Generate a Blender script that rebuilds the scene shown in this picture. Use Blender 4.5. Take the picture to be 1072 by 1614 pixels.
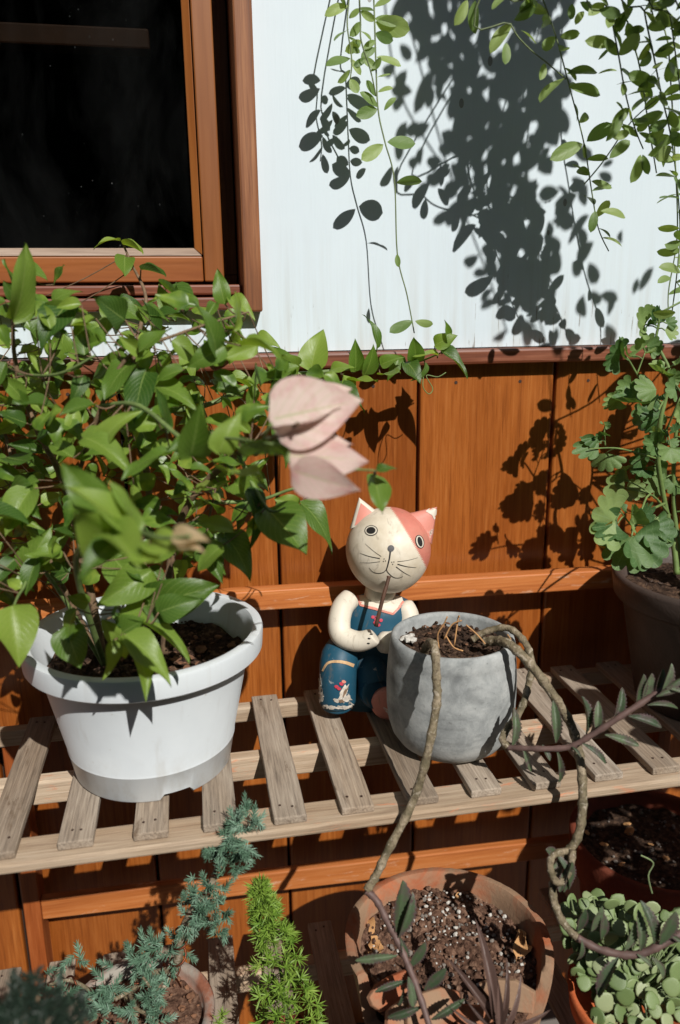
import bpy, bmesh, math, random
import numpy as np
from mathutils import Vector, Matrix, noise
from mathutils.bvhtree import BVHTree

for _o in list(bpy.data.objects):
    bpy.data.objects.remove(_o)
scene = bpy.context.scene
COL = scene.collection

# ------------------------------------------------------------------ camera
IW, IH = 1072, 1614
F = 1255.0
PSI, PIT, ROL = math.radians(10.5), math.radians(14.6), math.radians(0.72)
FW = Vector((math.sin(PSI) * math.cos(PIT), math.cos(PSI) * math.cos(PIT), -math.sin(PIT)))
_r0 = Vector((math.cos(PSI), -math.sin(PSI), 0))
_u0 = _r0.cross(FW)
RT = _r0 * math.cos(ROL) - _u0 * math.sin(ROL)
UP = _u0 * math.cos(ROL) + _r0 * math.sin(ROL)
CAM = Vector((0, 0, 1.3))
cd = bpy.data.cameras.new('camera')
cam = bpy.data.objects.new('camera', cd)
COL.objects.link(cam)
m = Matrix.Identity(4)
for i in range(3):
    m[i][0], m[i][1], m[i][2], m[i][3] = RT[i], UP[i], -FW[i], CAM[i]
cam.matrix_world = m
cd.sensor_fit = 'VERTICAL'
cd.sensor_height = 36
cd.sensor_width = 36 * IW / IH
cd.lens = F / IH * 36
cd.clip_start, cd.clip_end = 0.05, 400
cd.dof.use_dof = True
cd.dof.focus_distance = 1.06
cd.dof.aperture_fstop = 2.9
scene.camera = cam

# ------------------------------------------------------------------ light
LD = Vector((-0.29, 1.0, -0.935)).normalized()          # direction the sunlight travels
world = bpy.data.worlds.new('World')
scene.world = world
world.use_nodes = True
wn = world.node_tree.nodes
sky = wn.new('ShaderNodeTexSky')
sky.sky_type = 'NISHITA'
sky.sun_disc = False
sky.sun_elevation = math.asin(-LD.z)
sky.sun_rotation = math.atan2(-LD.x, -LD.y)
wn['Background'].inputs[1].default_value = 0.05
world.node_tree.links.new(sky.outputs[0], wn['Background'].inputs[0])
sl = bpy.data.lights.new('sun', 'SUN')
sl.energy = 4.9
sl.angle = math.radians(0.5)
sl.color = (1.0, 0.965, 0.91)
so = bpy.data.objects.new('sun', sl)
so.rotation_euler = LD.to_track_quat('-Z', 'Y').to_euler()
so.location = (1.5, -3, 4)
COL.objects.link(so)
scene.view_settings.view_transform = 'Standard'
scene.view_settings.look = 'None'
scene.view_settings.gamma = 1
scene.view_settings.exposure = 0.0
scene.view_settings.use_curve_mapping = False
scene.render.engine = 'CYCLES'
scene.cycles.max_bounces = 5
scene.cycles.diffuse_bounces = 3
scene.cycles.glossy_bounces = 2
scene.cycles.transmission_bounces = 3
scene.cycles.transparent_max_bounces = 4

# ------------------------------------------------------------------ helpers
R = random.Random(7)
def ray(u, v): return FW * F + RT * (u - IW / 2) - UP * (v - IH / 2)
def at(u, v, d): return CAM + ray(u, v) * (d / F)
def aty(u, v, y):
    r = ray(u, v); return CAM + r * ((y - CAM.y) / r.y)
def atz(u, v, z):
    r = ray(u, v); return CAM + r * ((z - CAM.z) / r.z)
WALL = 1.15
def wall_t(u, v, t):            # point t metres off the wall whose shadow falls where (u,v) meets the wall
    p = aty(u, v, WALL); return p - LD / LD.y * t

ORIGIN = {}
def org(o): return ORIGIN.get(o.name, Vector((0, 0, 0))) if o else Vector((0, 0, 0))
def thing(name, loc, label, cat, group=None):
    o = bpy.data.objects.new(name, None)
    COL.objects.link(o)
    o.empty_display_size = 0.02
    o.location = loc
    ORIGIN[o.name] = Vector(loc)
    tag(o, label, cat, group)
    return o
def tag(o, label=None, cat=None, group=None, kind=None):
    if label: o['label'] = label
    if cat: o['category'] = cat
    if group: o['group'] = group
    if kind: o['kind'] = kind
    return o

class MB:
    def __init__(s): s.v, s.f, s.uv = [], [], {}
    def add(s, vs, fs):
        b = len(s.v); s.v += [tuple(x) for x in vs]; s.f += [tuple(i + b for i in f) for f in fs]
        return b
    def box(s, a, b, bev=0):
        (x0, y0, z0), (x1, y1, z1) = a, b
        vs = [(x0,y0,z0),(x1,y0,z0),(x1,y1,z0),(x0,y1,z0),(x0,y0,z1),(x1,y0,z1),(x1,y1,z1),(x0,y1,z1)]
        s.add(vs, [(0,3,2,1),(4,5,6,7),(0,1,5,4),(1,2,6,5),(2,3,7,6),(3,0,4,7)])
        return s
    def tube(s, pts, rad, n=8, cap=True):
        pts = [Vector(p) for p in pts]
        if not hasattr(rad, '__len__'): rad = [rad] * len(pts)
        t = (pts[1] - pts[0]).normalized()
        a = t.orthogonal().normalized()
        rings = []
        for i, p in enumerate(pts):
            if i == 0: t = pts[1] - pts[0]
            elif i == len(pts) - 1: t = pts[-1] - pts[-2]
            else: t = pts[i + 1] - pts[i - 1]
            t.normalize()
            a = (a - t * a.dot(t))
            if a.length < 1e-6: a = t.orthogonal()
            a.normalize(); b = t.cross(a)
            rings.append([p + (a * math.cos(6.28318 * k / n) + b * math.sin(6.28318 * k / n)) * rad[i] for k in range(n)])
        vs = [q for r in rings for q in r]
        fs = []
        for i in range(len(pts) - 1):
            for k in range(n):
                fs.append((i*n+k, i*n+(k+1) % n, (i+1)*n+(k+1) % n, (i+1)*n+k))
        if cap:
            fs.append(tuple(range(n - 1, -1, -1))); fs.append(tuple((len(pts)-1)*n + k for k in range(n)))
        s.add(vs, fs); return s
    def lathe(s, c, prof, n=64, fn=None, close=False):
        c = Vector(c); vs = []; fs = []
        for j, (r, z) in enumerate(prof):
            for k in range(n):
                th = 2 * math.pi * k / n
                rr, zz = (r, z) if fn is None else fn(j, r, z, th)
                vs.append((c.x + rr * math.cos(th), c.y + rr * math.sin(th), c.z + zz))
        L = len(prof)
        for j in range(L - 1 if not close else L):
            for k in range(n):
                j2 = (j + 1) % L
                fs.append((j*n+k, j*n+(k+1) % n, j2*n+(k+1) % n, j2*n+k))
        s.add(vs, fs); return s
    def build(s, name, mat, parent=None, smooth=False, bevel=0, sub=0, seg=2):
        me = bpy.data.meshes.new(name)
        o0 = org(parent)
        me.from_pydata([(x - o0.x, y - o0.y, z - o0.z) for x, y, z in s.v], [], s.f)
        me.update()
        if mat: me.materials.append(mat)
        o = bpy.data.objects.new(name, me)
        COL.objects.link(o)
        if parent:
            o.parent = parent
            ORIGIN[o.name] = o0
        if smooth: me.polygons.foreach_set('use_smooth', [True] * len(me.polygons))
        if bevel:
            b = o.modifiers.new('bevel', 'BEVEL'); b.width = bevel; b.segments = seg; b.limit_method = 'ANGLE'
        if sub:
            b = o.modifiers.new('sub', 'SUBSURF'); b.levels = sub; b.render_levels = sub
        return o

def spline(pts, n=6):
    P = [Vector(p) for p in pts]
    out = []
    for i in range(len(P) - 1):
        p0 = P[max(i - 1, 0)]; p1 = P[i]; p2 = P[i + 1]; p3 = P[min(i + 2, len(P) - 1)]
        for k in range(n):
            t = k / n
            out.append(0.5 * ((2 * p1) + (p2 - p0) * t + (2 * p0 - 5 * p1 + 4 * p2 - p3) * t * t + (3 * p1 - p0 - 3 * p2 + p3) * t ** 3))
    out.append(P[-1]); return out
def taper(n, a, b, wob=0):
    return [(a + (b - a) * i / max(1, n - 1)) * (1 + wob * (R.random() - .5)) for i in range(n)]

# ------------------------------------------------------------------ materials
def S(c):  # sRGB 0..255 -> linear
    return tuple(((x / 255) / 12.92 if x / 255 <= .04045 else ((x / 255 + .055) / 1.055) ** 2.4) for x in c) + (1.0,)
class G:
    def __init__(s, name):
        s.m = bpy.data.materials.new(name); s.m.use_nodes = True
        s.t = s.m.node_tree; s.n = s.t.nodes; s.b = s.n['Principled BSDF']; s.out = s.n['Material Output']
    def new(s, typ, ins=None, **kw):
        nd = s.n.new('ShaderNode' + typ)
        for k, v in kw.items(): setattr(nd, k, v)
        for k, v in (ins or {}).items(): s.set(nd.inputs[k], v)
        return nd
    def set(s, sock, v):
        if hasattr(v, 'node'): s.t.links.new(v, sock)
        else: sock.default_value = v
    def math(s, op, a, b=0.0, c=None):
        nd = s.n.new('ShaderNodeMath'); nd.operation = op; s.set(nd.inputs[0], a); s.set(nd.inputs[1], b)
        if c is not None: s.set(nd.inputs[2], c)
        return nd.outputs[0]
    def mix(s, fac, a, b, blend='MIX'):
        nd = s.n.new('ShaderNodeMix'); nd.data_type = 'RGBA'; nd.blend_type = blend
        s.set(nd.inputs[0], fac); s.set(nd.inputs[6], a); s.set(nd.inputs[7], b); return nd.outputs[2]
    def coord(s, scale=(1, 1, 1), rnd=True, kind='Object'):
        tc = s.new('TexCoord'); v = tc.outputs[kind]
        mp = s.new('Mapping', {'Vector': v, 'Scale': scale})
        if rnd:
            oi = s.new('ObjectInfo')
            sc = s.new('VectorMath', {0: (37.1, 17.7, 53.3)}, operation='SCALE')
            s.set(sc.inputs['Scale'], oi.outputs['Random'])
            s.set(mp.inputs['Location'], sc.outputs[0])
        return mp.outputs[0]
    def noise(s, vec, scale, detail=4, rough=.55, dist=0.0):
        return s.new('TexNoise', {'Vector': vec, 'Scale': scale, 'Detail': detail, 'Roughness': rough, 'Distortion': dist}).outputs['Fac']
    def ramp(s, fac, stops):
        nd = s.new('ValToRGB', {'Fac': fac}); e = nd.color_ramp.elements
        while len(e) < len(stops): e.new(0.5)
        for i, (p, c) in enumerate(stops): e[i].position = p; e[i].color = c if len(c) == 4 else tuple(c) + (1,)
        return nd.outputs[0]
    def bw(s, fac, lo, hi): return s.ramp(fac, [(lo, (0, 0, 0, 1)), (hi, (1, 1, 1, 1))])
    def rand(s): return s.new('ObjectInfo').outputs['Random']
    def bump(s, h, strength=.3, dist=.002, prev=None):
        nd = s.new('Bump', {'Height': h, 'Strength': strength, 'Distance': dist})
        if prev is not None: s.set(nd.inputs['Normal'], prev)
        s.set(s.b.inputs['Normal'], nd.outputs[0]); return nd.outputs[0]
    def base(s, c, rough=.5, spec=None):
        s.set(s.b.inputs['Base Color'], c); s.set(s.b.inputs['Roughness'], rough)
        if spec is not None: s.set(s.b.inputs['Specular IOR Level'], spec)
        return s

def wood(name, dark, mid, light, axis, grain=260, rough=.45, bump=.25, streak=.6, wear=None, wear_amt=(.62, .72)):
    g = G(name)
    sc = [1, 1, 1]; sc[axis] = 0.035
    v = g.coord(tuple(sc))
    sc2 = [1, 1, 1]; sc2[axis] = 0.12
    v2 = g.coord(tuple(sc2))
    big = g.noise(v2, 14, 3, .5, .8)
    fine = g.noise(v, grain, 5, .65, .3)
    wav = g.noise(v, grain * .22, 4, .6, 1.2)
    h = g.math('ADD', g.math('MULTIPLY', wav, streak), g.math('MULTIPLY', fine, 1 - streak))
    c = g.ramp(h, [(.30, dark), (.5, mid), (.72, light)])
    c = g.mix(g.bw(big, .3, .75), c, g.mix(1.0, c, (.66, .56, .46, 1), 'MULTIPLY'))
    sc3 = [1, 1, 1]; sc3[axis] = 0.02
    pore = g.bw(g.noise(g.coord(tuple(sc3)), grain * 2.2, 2, .5), .60, .68)
    c = g.mix(g.math('MULTIPLY', pore, .32), c, dark)
    rv = g.math('MULTIPLY_ADD', g.rand(), .34, .80)
    c = g.mix(1.0, c, g.new('CombineColor', {0: rv, 1: rv, 2: rv}).outputs[0], 'MULTIPLY')
    if wear:
        vw = g.coord(tuple(0.25 if i == axis else 1 for i in range(3)))
        w = g.bw(g.noise(vw, 60, 6, .7, .5), *wear_amt)
        c = g.mix(w, c, wear)
    g.base(c, g.math('MULTIPLY_ADD', fine, .25, rough - .1))
    g.bump(h, bump, .0015)
    return g.m

W_PLANK = wood('stained_plank', S((122, 64, 24)), S((166, 94, 38)), S((190, 120, 60)), 2, 430, .32, .10, .45)
W_RAIL = wood('stained_rail', S((156, 82, 36)), S((198, 120, 62)), S((214, 146, 92)), 0, 260, .5, .2, .5, S((206, 168, 140)), (.60, .72))
W_SILL = wood('red_sill_wood', S((78, 36, 22)), S((124, 68, 44)), S((164, 106, 78)), 0, 260, .5, .3, .5, S((170, 130, 110)), (.66, .75))
W_CASE = wood('casing_wood', S((84, 46, 24)), S((138, 86, 50)), S((184, 130, 88)), 2, 260, .55, .4, .6, S((196, 150, 118)), (.66, .78))
W_SASH = wood('sash_wood', S((132, 76, 26)), S((152, 92, 38)), S((168, 108, 52)), 2, 150, .45, .1, .6, S((190, 150, 110)), (.74, .8))
W_SASHH = wood('sash_rail_wood', S((124, 70, 28)), S((146, 86, 38)), S((166, 104, 52)), 0, 150, .45, .1, .6, S((200, 170, 140)), (.68, .74))
W_BEAD = wood('weathered_bead_wood', S((120, 100, 88)), S((164, 146, 132)), S((186, 170, 158)), 0, 300, .7, .3, .5)
W_SLAT = wood('weathered_slat_wood', S((98, 88, 78)), S((160, 147, 132)), S((196, 184, 168)), 1, 420, .8, .8, .35, S((104, 86, 68)), (.60, .72))
W_UNDER = wood('weathered_rail_wood', S((142, 120, 100)), S((196, 176, 152)), S((218, 202, 182)), 0, 380, .75, .6, .4, S((196, 130, 96)), (.60, .70))
W_LEG = wood('stained_leg', S((110, 52, 18)), S((158, 84, 36)), S((188, 112, 60)), 2, 240, .5, .2, .5)

def white_paint():
    g = G('chipped_white_paint')
    v = g.coord((1, 1, .05), False); v1 = g.coord((1, 1, 1), False)
    grain = g.noise(v, 330, 4, .6, .2)
    crack = g.noise(v, 240, 3, .55, 0)
    tc = g.new('TexCoord').outputs['Object']
    z = g.new('SeparateXYZ', {0: tc}).outputs[2]          # house_wall origin on the ground
    low = g.new('MapRange', {0: z, 1: 1.42, 2: 1.236, 3: 0.0, 4: 1.0}).outputs[0]
    patch = g.noise(v1, 9, 3, .6)
    thr = g.math('SUBTRACT', .80, g.math('MULTIPLY', g.math('MULTIPLY', low, patch), .33))
    cr = g.math('MULTIPLY', g.math('GREATER_THAN', crack, thr), .8)
    blot = g.bw(g.noise(v1, 3.2, 4, .6), .25, .8)
    c = g.mix(blot, S((212, 224, 231)), S((201, 214, 222)))
    c = g.mix(g.math('MULTIPLY', g.bw(grain, .5, .8), .07), c, S((176, 182, 184)))
    dirt = g.math('MULTIPLY', g.math('MULTIPLY', low, g.bw(g.noise(v, 60, 4, .6), .45, .75)), .5)
    c = g.mix(dirt, c, S((170, 164, 150)))
    chip = g.new('TexVoronoi', {'Vector': g.coord((1, 1, .55), False), 'Scale': 17.0, 'Randomness': 1.0}, feature='F1').outputs['Distance']
    hole = g.math('LESS_THAN', chip, .06)
    c = g.mix(g.math('MAXIMUM', cr, g.math('MULTIPLY', hole, .7)), c, S((120, 112, 102)))
    g.base(c, .55)
    g.bump(g.math('SUBTRACT', g.math('MULTIPLY', grain, .5), cr), .35, .0012)
    return g.m
M_WHITE = white_paint()

def plain(name, c, rough=.6, var=.15, scale=30, bump=.1, metal=0, spec=None):
    g = G(name); v = g.coord()
    n = g.noise(v, scale, 5, .6)
    d = tuple(x * (1 - var) for x in c[:3]) + (1,); l = tuple(min(1, x * (1 + var)) for x in c[:3]) + (1,)
    g.base(g.ramp(n, [(.3, d), (.7, l)]), rough, spec); g.set(g.b.inputs['Metallic'], metal)
    if bump: g.bump(n, bump, .002)
    return g.m

def leafmat(name, dark, mid, light, vein, trans=.35, rough=.38, veins=9, vein_w=.045, vein_amt=.35, tcol=None, edge=None, blotch=None):
    g = G(name)
    tc = g.new('TexCoord'); uv = tc.outputs['UV']
    sx = g.new('SeparateXYZ', {0: uv})
    a = g.math('ABSOLUTE', g.math('SUBTRACT', sx.outputs[0], .5))
    mid_l = g.math('LESS_THAN', a, g.math('MULTIPLY_ADD', sx.outputs[1], -vein_w * .35, vein_w * .5))
    s = g.math('SINE', g.math('MULTIPLY', g.math('SUBTRACT', sx.outputs[1], g.math('MULTIPLY', a, .85)), veins * 6.283))
    side = g.math('MULTIPLY', g.bw(s, .88, 1.0), .6)
    ob = g.coord()
    n = g.noise(ob, 45, 4, .6)
    k = g.math('ADD', g.math('MULTIPLY', g.rand(), .75), g.math('MULTIPLY', n, .35))
    c = g.ramp(k, [(.15, dark), (.5, mid), (.9, light)])
    if blotch: c = g.mix(g.bw(g.noise(ob, 3.2, 3, .6), .46, .72), c, blotch)
    c2 = g.mix(g.math('MULTIPLY', g.math('MAXIMUM', mid_l, side), vein_amt), c, vein)
    if edge:
        e = g.bw(g.math('ADD', a, g.math('MULTIPLY', n, .12)), .40, .52)
        c2 = g.mix(g.math('MULTIPLY', e, .8), c2, edge)
    g.base(c2, rough)
    g.bump(g.math('SUBTRACT', g.math('MULTIPLY', n, .5), g.math('MAXIMUM', mid_l, side)), .25, .002)
    tr = g.new('BsdfTranslucent', {'Color': g.mix(1.0, c2, tcol or (1.5, 1.45, .55, 1), 'MULTIPLY')})
    mx = g.new('MixShader', {0: trans, 1: g.b.outputs[0], 2: tr.outputs[0]})
    g.set(g.out.inputs[0], mx.outputs[0])
    return g.m
M_BOUG = leafmat('bougainvillea_leaf', (.038, .100, .015, 1), (.115, .210, .028, 1), (.250, .365, .058, 1), (.34, .44, .13, 1), .40, .38, 9, .045, .5)
def mass_leaf():
    g = G('bougainvillea_small_leaf'); v = g.coord((1, 1, 1), False)
    n = g.noise(v, 22, 3, .6); n2 = g.noise(v, 120, 3, .6)
    c = g.ramp(g.math('MULTIPLY_ADD', n, .8, g.math('MULTIPLY', n2, .2)), [(.34, (.045, .11, .015, 1)), (.5, (.13, .23, .03, 1)), (.64, (.27, .385, .06, 1))])
    g.base(c, .38); g.bump(n2, .2, .002)
    tr = g.new('BsdfTranslucent', {'Color': g.mix(1.0, c, (1.5, 1.45, .55, 1), 'MULTIPLY')})
    g.set(g.out.inputs[0], g.new('MixShader', {0: .4, 1: g.b.outputs[0], 2: tr.outputs[0]}).outputs[0]); return g.m
M_BOUGS = mass_leaf()
M_VINE = leafmat('fleshy_vine_leaf', (.11, .19, .055, 1), (.19, .28, .09, 1), (.29, .38, .13, 1), (.28, .38, .16, 1), .38, .45, 3, .03, .15)
M_GERA = leafmat('scalloped_leaf', (.05, .12, .035, 1), (.12, .21, .065, 1), (.24, .33, .11, 1), (.28, .40, .18, 1), .28, .55, 5, .03, .4, (1.3, 1.4, .6, 1))
M_YELL = leafmat('withered_yellow_leaf', (.35, .22, .03, 1), (.42, .26, .04, 1), (.5, .33, .06, 1), (.5, .4, .15, 1), .3, .6)
M_KALA = leafmat('kalanchoe_leaf', (.035, .060, .028, 1), (.065, .10, .045, 1), (.11, .15, .08, 1), (.11, .13, .08, 1), .12, .5, 3, .03, .2, None, (.10, .050, .060, 1), (.085, .058, .055, 1))
M_SUCC = leafmat('round_succulent_leaf', (.12, .18, .06, 1), (.20, .275, .105, 1), (.31, .36, .19, 1), (.4, .45, .25, 1), .15, .45, 2, .02, .1)
M_RED = leafmat('reddish_succulent_leaf', (.06, .035, .028, 1), (.10, .058, .046, 1), (.14, .085, .07, 1), (.14, .09, .07, 1), .1, .5, 2, .02, .1)
M_BRACT = leafmat('pale_pink_bract', S((206, 178, 170)), S((220, 194, 184)), S((230, 212, 200)), S((178, 186, 130)), .35, .6, 7, .05, .55, (1.05, .98, .95, 1), None, S((206, 158, 154)))
M_BUD = leafmat('young_pale_leaf', (.16, .24, .04, 1), (.24, .32, .06, 1), (.32, .38, .10, 1), (.3, .4, .12, 1), .4, .4)
M_FADED = leafmat('faded_beige_bract', S((150, 132, 96)), S((174, 152, 116)), S((190, 166, 136)), S((150, 156, 96)), .3, .6)
M_DRY = plain('dry_leaf', S((186, 140, 92)), .8, .35, 60, .4)
M_GSTEM = plain('green_stem', (.14, .20, .06, 1), .6, .3, 80)
M_BSTEM = plain('brown_twig', (.16, .10, .055, 1), .75, .4, 120, .4)
M_VSTEM = plain('vine_stem', (.17, .22, .10, 1), .6, .25, 80)
M_GERSTEM = plain('pale_green_stem', (.14, .21, .06, 1), .55, .3, 60)
M_PSTEM = plain('purple_stem', S((98, 76, 70)), .6, .3, 80)

def bark_stem():
    g = G('scarred_grey_stem'); v = g.coord()
    n = g.noise(v, 60, 5, .6); n2 = g.noise(v, 300, 3, .6)
    c = g.ramp(n, [(.3, S((80, 74, 52))), (.5, S((116, 104, 80))), (.7, S((158, 142, 120)))])
    c = g.mix(g.bw(n2, .52, .7), c, S((84, 70, 54)))
    sc = g.bw(g.noise(v, 130, 2, .5, 1.0), .60, .66)
    c = g.mix(g.math('MULTIPLY', sc, .6), c, S((176, 164, 146)))
    g.base(c, .75); g.bump(g.math('ADD', n2, n), .8, .002); return g.m
M_BARK = bark_stem()

def soilmat(name, a, b, c):
    g = G(name); v = g.coord()
    n = g.noise(v, 120, 6, .7); n2 = g.noise(v, 30, 4, .6)
    col = g.ramp(g.math('MULTIPLY_ADD', n, .7, g.math('MULTIPLY', n2, .3)), [(.36, a), (.5, b), (.66, c)])
    g.base(col, .95, .2); g.bump(n, .9, .004); return g.m
M_SOIL = soilmat('dark_potting_soil', S((30, 21, 16)), S((62, 46, 36)), S((110, 86, 68)))
M_SOIL2 = soilmat('brown_gritty_soil', S((52, 36, 28)), S((96, 70, 56)), S((146, 116, 96)))
M_PERL = plain('pale_grit', S((186, 182, 174)), .9, .2, 200, .3)
M_GRIT = plain('grey_grit', S((120, 112, 104)), .9, .3, 200, .3)
M_CHIP = plain('bark_chip', S((112, 78, 56)), .9, .5, 90, .5)

def white_plastic():
    g = G('white_pot_plastic'); v = g.coord()
    n = g.noise(v, 9, 5, .6); n2 = g.noise(v, 90, 4, .6)
    c = g.ramp(n, [(.3, S((198, 204, 208))), (.7, S((211, 217, 220)))])
    c = g.mix(g.bw(n2, .70, .78), c, S((176, 170, 158)))
    tz = g.new('SeparateXYZ', {0: g.new('TexCoord').outputs['Object']}).outputs[2]
    spl = g.math('MULTIPLY', g.new('MapRange', {0: tz, 1: .075, 2: .0, 3: .0, 4: 1.0}).outputs[0], g.bw(g.noise(g.coord((1, 1, .5)), 34, 6, .7), .48, .72))
    run = g.math('MULTIPLY', g.bw(g.noise(g.coord((1, 1, .06)), 46, 4, .6), .58, .76), .30)
    c = g.mix(g.math('MAXIMUM', g.math('MULTIPLY', spl, .5), run), c, S((158, 150, 136)))
    g.base(c, .42); g.bump(n2, .03, .001); return g.m
M_PLAST = white_plastic()
def concrete():
    g = G('grey_concrete'); v = g.coord()
    n = g.noise(v, 22, 6, .7, .3); n2 = g.noise(v, 240, 4, .6); n3 = g.noise(g.coord((1, 1, 2.2)), 9, 4, .6, .8)
    c = g.ramp(n, [(.32, S((116, 119, 119))), (.5, S((150, 153, 152))), (.66, S((174, 176, 174)))])
    c = g.mix(g.bw(n3, .55, .62), c, g.mix(1.0, c, (.80, .80, .80, 1), 'MULTIPLY'))
    c = g.mix(g.bw(n2, .62, .8), c, S((104, 104, 102)))
    g.base(c, .85, .3); g.bump(g.math('ADD', n2, n), .25, .0015); return g.m
M_CONC = concrete()
def terracotta(name, a, b, crust, amt=(.45, .62), rough=.85):
    g = G(name); v = g.coord()
    n = g.noise(v, 25, 6, .65, .3); n2 = g.noise(v, 11, 5, .65, .6); n3 = g.noise(v, 220, 4, .6)
    c = g.ramp(n, [(.3, a), (.7, b)])
    c = g.mix(g.bw(n2, *amt), c, crust)
    g.base(c, rough, .3); g.bump(g.math('ADD', n3, n), .35, .002); return g.m
M_TERRA = terracotta('weathered_terracotta', S((142, 76, 46)), S((178, 106, 72)), S((146, 118, 94)), (.36, .54))
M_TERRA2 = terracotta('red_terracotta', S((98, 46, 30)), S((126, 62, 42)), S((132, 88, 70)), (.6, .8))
M_TERRA3 = terracotta('orange_terracotta', S((176, 86, 46)), S((196, 106, 62)), S((170, 130, 104)), (.66, .8))
M_BROWN = terracotta('dark_brown_glaze', S((62, 52, 47)), S((78, 66, 60)), S((92, 80, 73)), (.6, .8), .5)
M_BONPOT = terracotta('grey_crusted_terracotta', S((128, 78, 58)), S((160, 108, 86)), S((150, 144, 134)), (.36, .52))
M_COPPER = plain('copper_wire', S((112, 66, 48)), .5, .2, 50, 0, 1.0)

def glass():
    g = G('dusty_window_glass')
    tr = g.new('BsdfTransparent', {'Color': (.55, .57, .56, 1)})
    gl = g.new('BsdfGlossy', {'Color': (1, 1, 1, 1), 'Roughness': .02})
    fr = g.new('Fresnel', {'IOR': 1.22})
    mx = g.new('MixShader', {0: fr.outputs[0], 1: tr.outputs[0], 2: gl.outputs[0]})
    v = g.coord((1, 1, 1), False)
    sp = g.new('TexVoronoi', {'Vector': g.coord((1, 1, 1), False), 'Scale': 48.0}, feature='F1').outputs['Distance']
    speck = g.math('MULTIPLY', g.math('LESS_THAN', sp, .05), g.bw(g.noise(v, 15, 3, .6), .48, .62))
    film = g.math('MULTIPLY', g.bw(g.noise(g.coord((1, 1, .5), False), 10, 6, .65, .4), .45, .85), .010)
    df = g.new('BsdfDiffuse', {'Color': (.6, .62, .62, 1)})
    m2 = g.new('MixShader', {0: g.math('MAXIMUM', g.math('MULTIPLY', speck, .10), film), 1: mx.outputs[0], 2: df.outputs[0]})
    g.set(g.out.inputs[0], m2.outputs[0]); return g.m
M_GLASS = glass()
M_DARK = plain('gloom_and_backing_black', (.02, .018, .016, 1), .9, .2, 10, 0)  # near-black colour stands in for the unlit room; also backs the planks
M_GROUND = plain('paving', S((110, 104, 98)), .9, .25, 6, .3)
# ------------------------------------------------------------------ the setting
g_ = MB(); g_.add([(-60, -60, 0), (60, -60, 0), (60, 60, 0), (-60, 60, 0)], [(0, 1, 2, 3)])
tag(g_.build('ground', M_GROUND), kind='structure')

# house wall: white boarding above, stained planks below
wall = thing('house_wall', (0, 1.2, 0), 'house wall of white painted boarding over reddish stained vertical planks', 'wall')
CAPZ = 1.236
for a_, b_ in (((0.095, WALL, CAPZ), (3.0, WALL + .025, 2.9)), ((-0.95, WALL, CAPZ), (0.095, WALL + .025, 1.305)),
               ((-3.0, WALL, CAPZ), (-0.95, WALL + .025, 2.9)), ((-0.95, WALL, 2.3), (0.095, WALL + .025, 2.9))):
    MB().box(a_, b_).build('white_board', M_WHITE, wall)
k = 0
PW = 0.2173
for i in range(-14, 14):
    x0 = 0.119 + PW * i
    p = MB(); gap = .0022
    dy = R.uniform(-.0006, .0012)
    p.box((x0 + gap, WALL + .004 + dy, 0.02), (x0 + PW - gap, WALL + .022, CAPZ - .006))
    p.build('plank', W_PLANK, wall, bevel=.0035)
    # each plank is nailed twice near its top edge
    if -2 <= i <= 3:
        for q in (.30, .72):
            n = MB(); c = Vector((x0 + PW * q + R.uniform(-.012, .012), WALL + .0035 + dy, 1.184 + R.uniform(-.003, .003)))
            n.tube([c, c + Vector((0, .004, 0))], .0026, 8); n.build('nail_head', plain('rusty_nail', S((52, 32, 22)), .7) if not bpy.data.materials.get('rusty_nail') else bpy.data.materials['rusty_nail'], wall)
bk = MB(); bk.box((-3, WALL + .0225, .01), (3, WALL + .04, CAPZ - .01)); bk.build('backing', M_DARK, wall)
cp = MB()
cp.box((-3, WALL - .020, 1.2125), (3, WALL + .02, CAPZ - .0015)); cp.build('cap_rail', W_SILL, wall, bevel=.004)

# window
win = thing('window', (-.4, 1.2, 1.28), 'brown timber window with a dark dusty pane set into the white wall', 'window')
SY = 1.198                                   # front of the sash
b = MB(); b.box((.0795, WALL - .026, 1.2915), (.1045, WALL + .075, 2.32)); b.build('casing', W_CASE, win, bevel=.003)
b = MB(); b.box((-.97, WALL - .026, 2.32), (.1045, WALL + .075, 2.346)); b.build('casing', W_CASE, win, bevel=.003)
b = MB(); b.box((-.97, WALL - .026, 1.2915), (-.945, WALL + .075, 2.3195)); b.build('casing', W_CASE, win, bevel=.003)
b = MB(); b.box((-.944, SY + .052, 1.325), (.079, SY + .075, 1.345)); b.box((.052, SY + .050, 1.3455), (.079, SY + .076, 2.3)); b.build('outer_frame', W_CASE, win)
sx1 = aty(354, 443, SY).x; sx0 = aty(323, 443, SY).x
zg0 = aty(150, 390, SY).z; zr1 = aty(150, 403, SY).z; zr0 = aty(150, 445, SY).z
bx0 = aty(305, 385, SY + .012).x
b = MB(); b.box((sx0, SY, zr0), (sx1, SY + .04, 2.28)); b.build('sash_stile', W_SASH, win, bevel=.002)
b = MB(); b.box((-.92, SY + .002, zr0), (sx0 - .0015, SY + .04, zr1 - .001)); b.build('sash_rail', W_SASHH, win, bevel=.002)
b = MB(); b.add([(-.92, SY + .004, zr1), (sx0 - .002, SY + .004, zr1), (sx0 - .002, SY + .03, zr1), (-.92, SY + .03, zr1),
                 (-.92, SY + .012, zg0), (bx0, SY + .012, zg0), (bx0, SY + .03, zg0), (-.92, SY + .03, zg0)],
                [(0,3,2,1),(4,5,6,7),(0,1,5,4),(1,2,6,5),(2,3,7,6),(3,0,4,7)])
b.build('glazing_bead', W_BEAD, win, bevel=.001)
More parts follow.
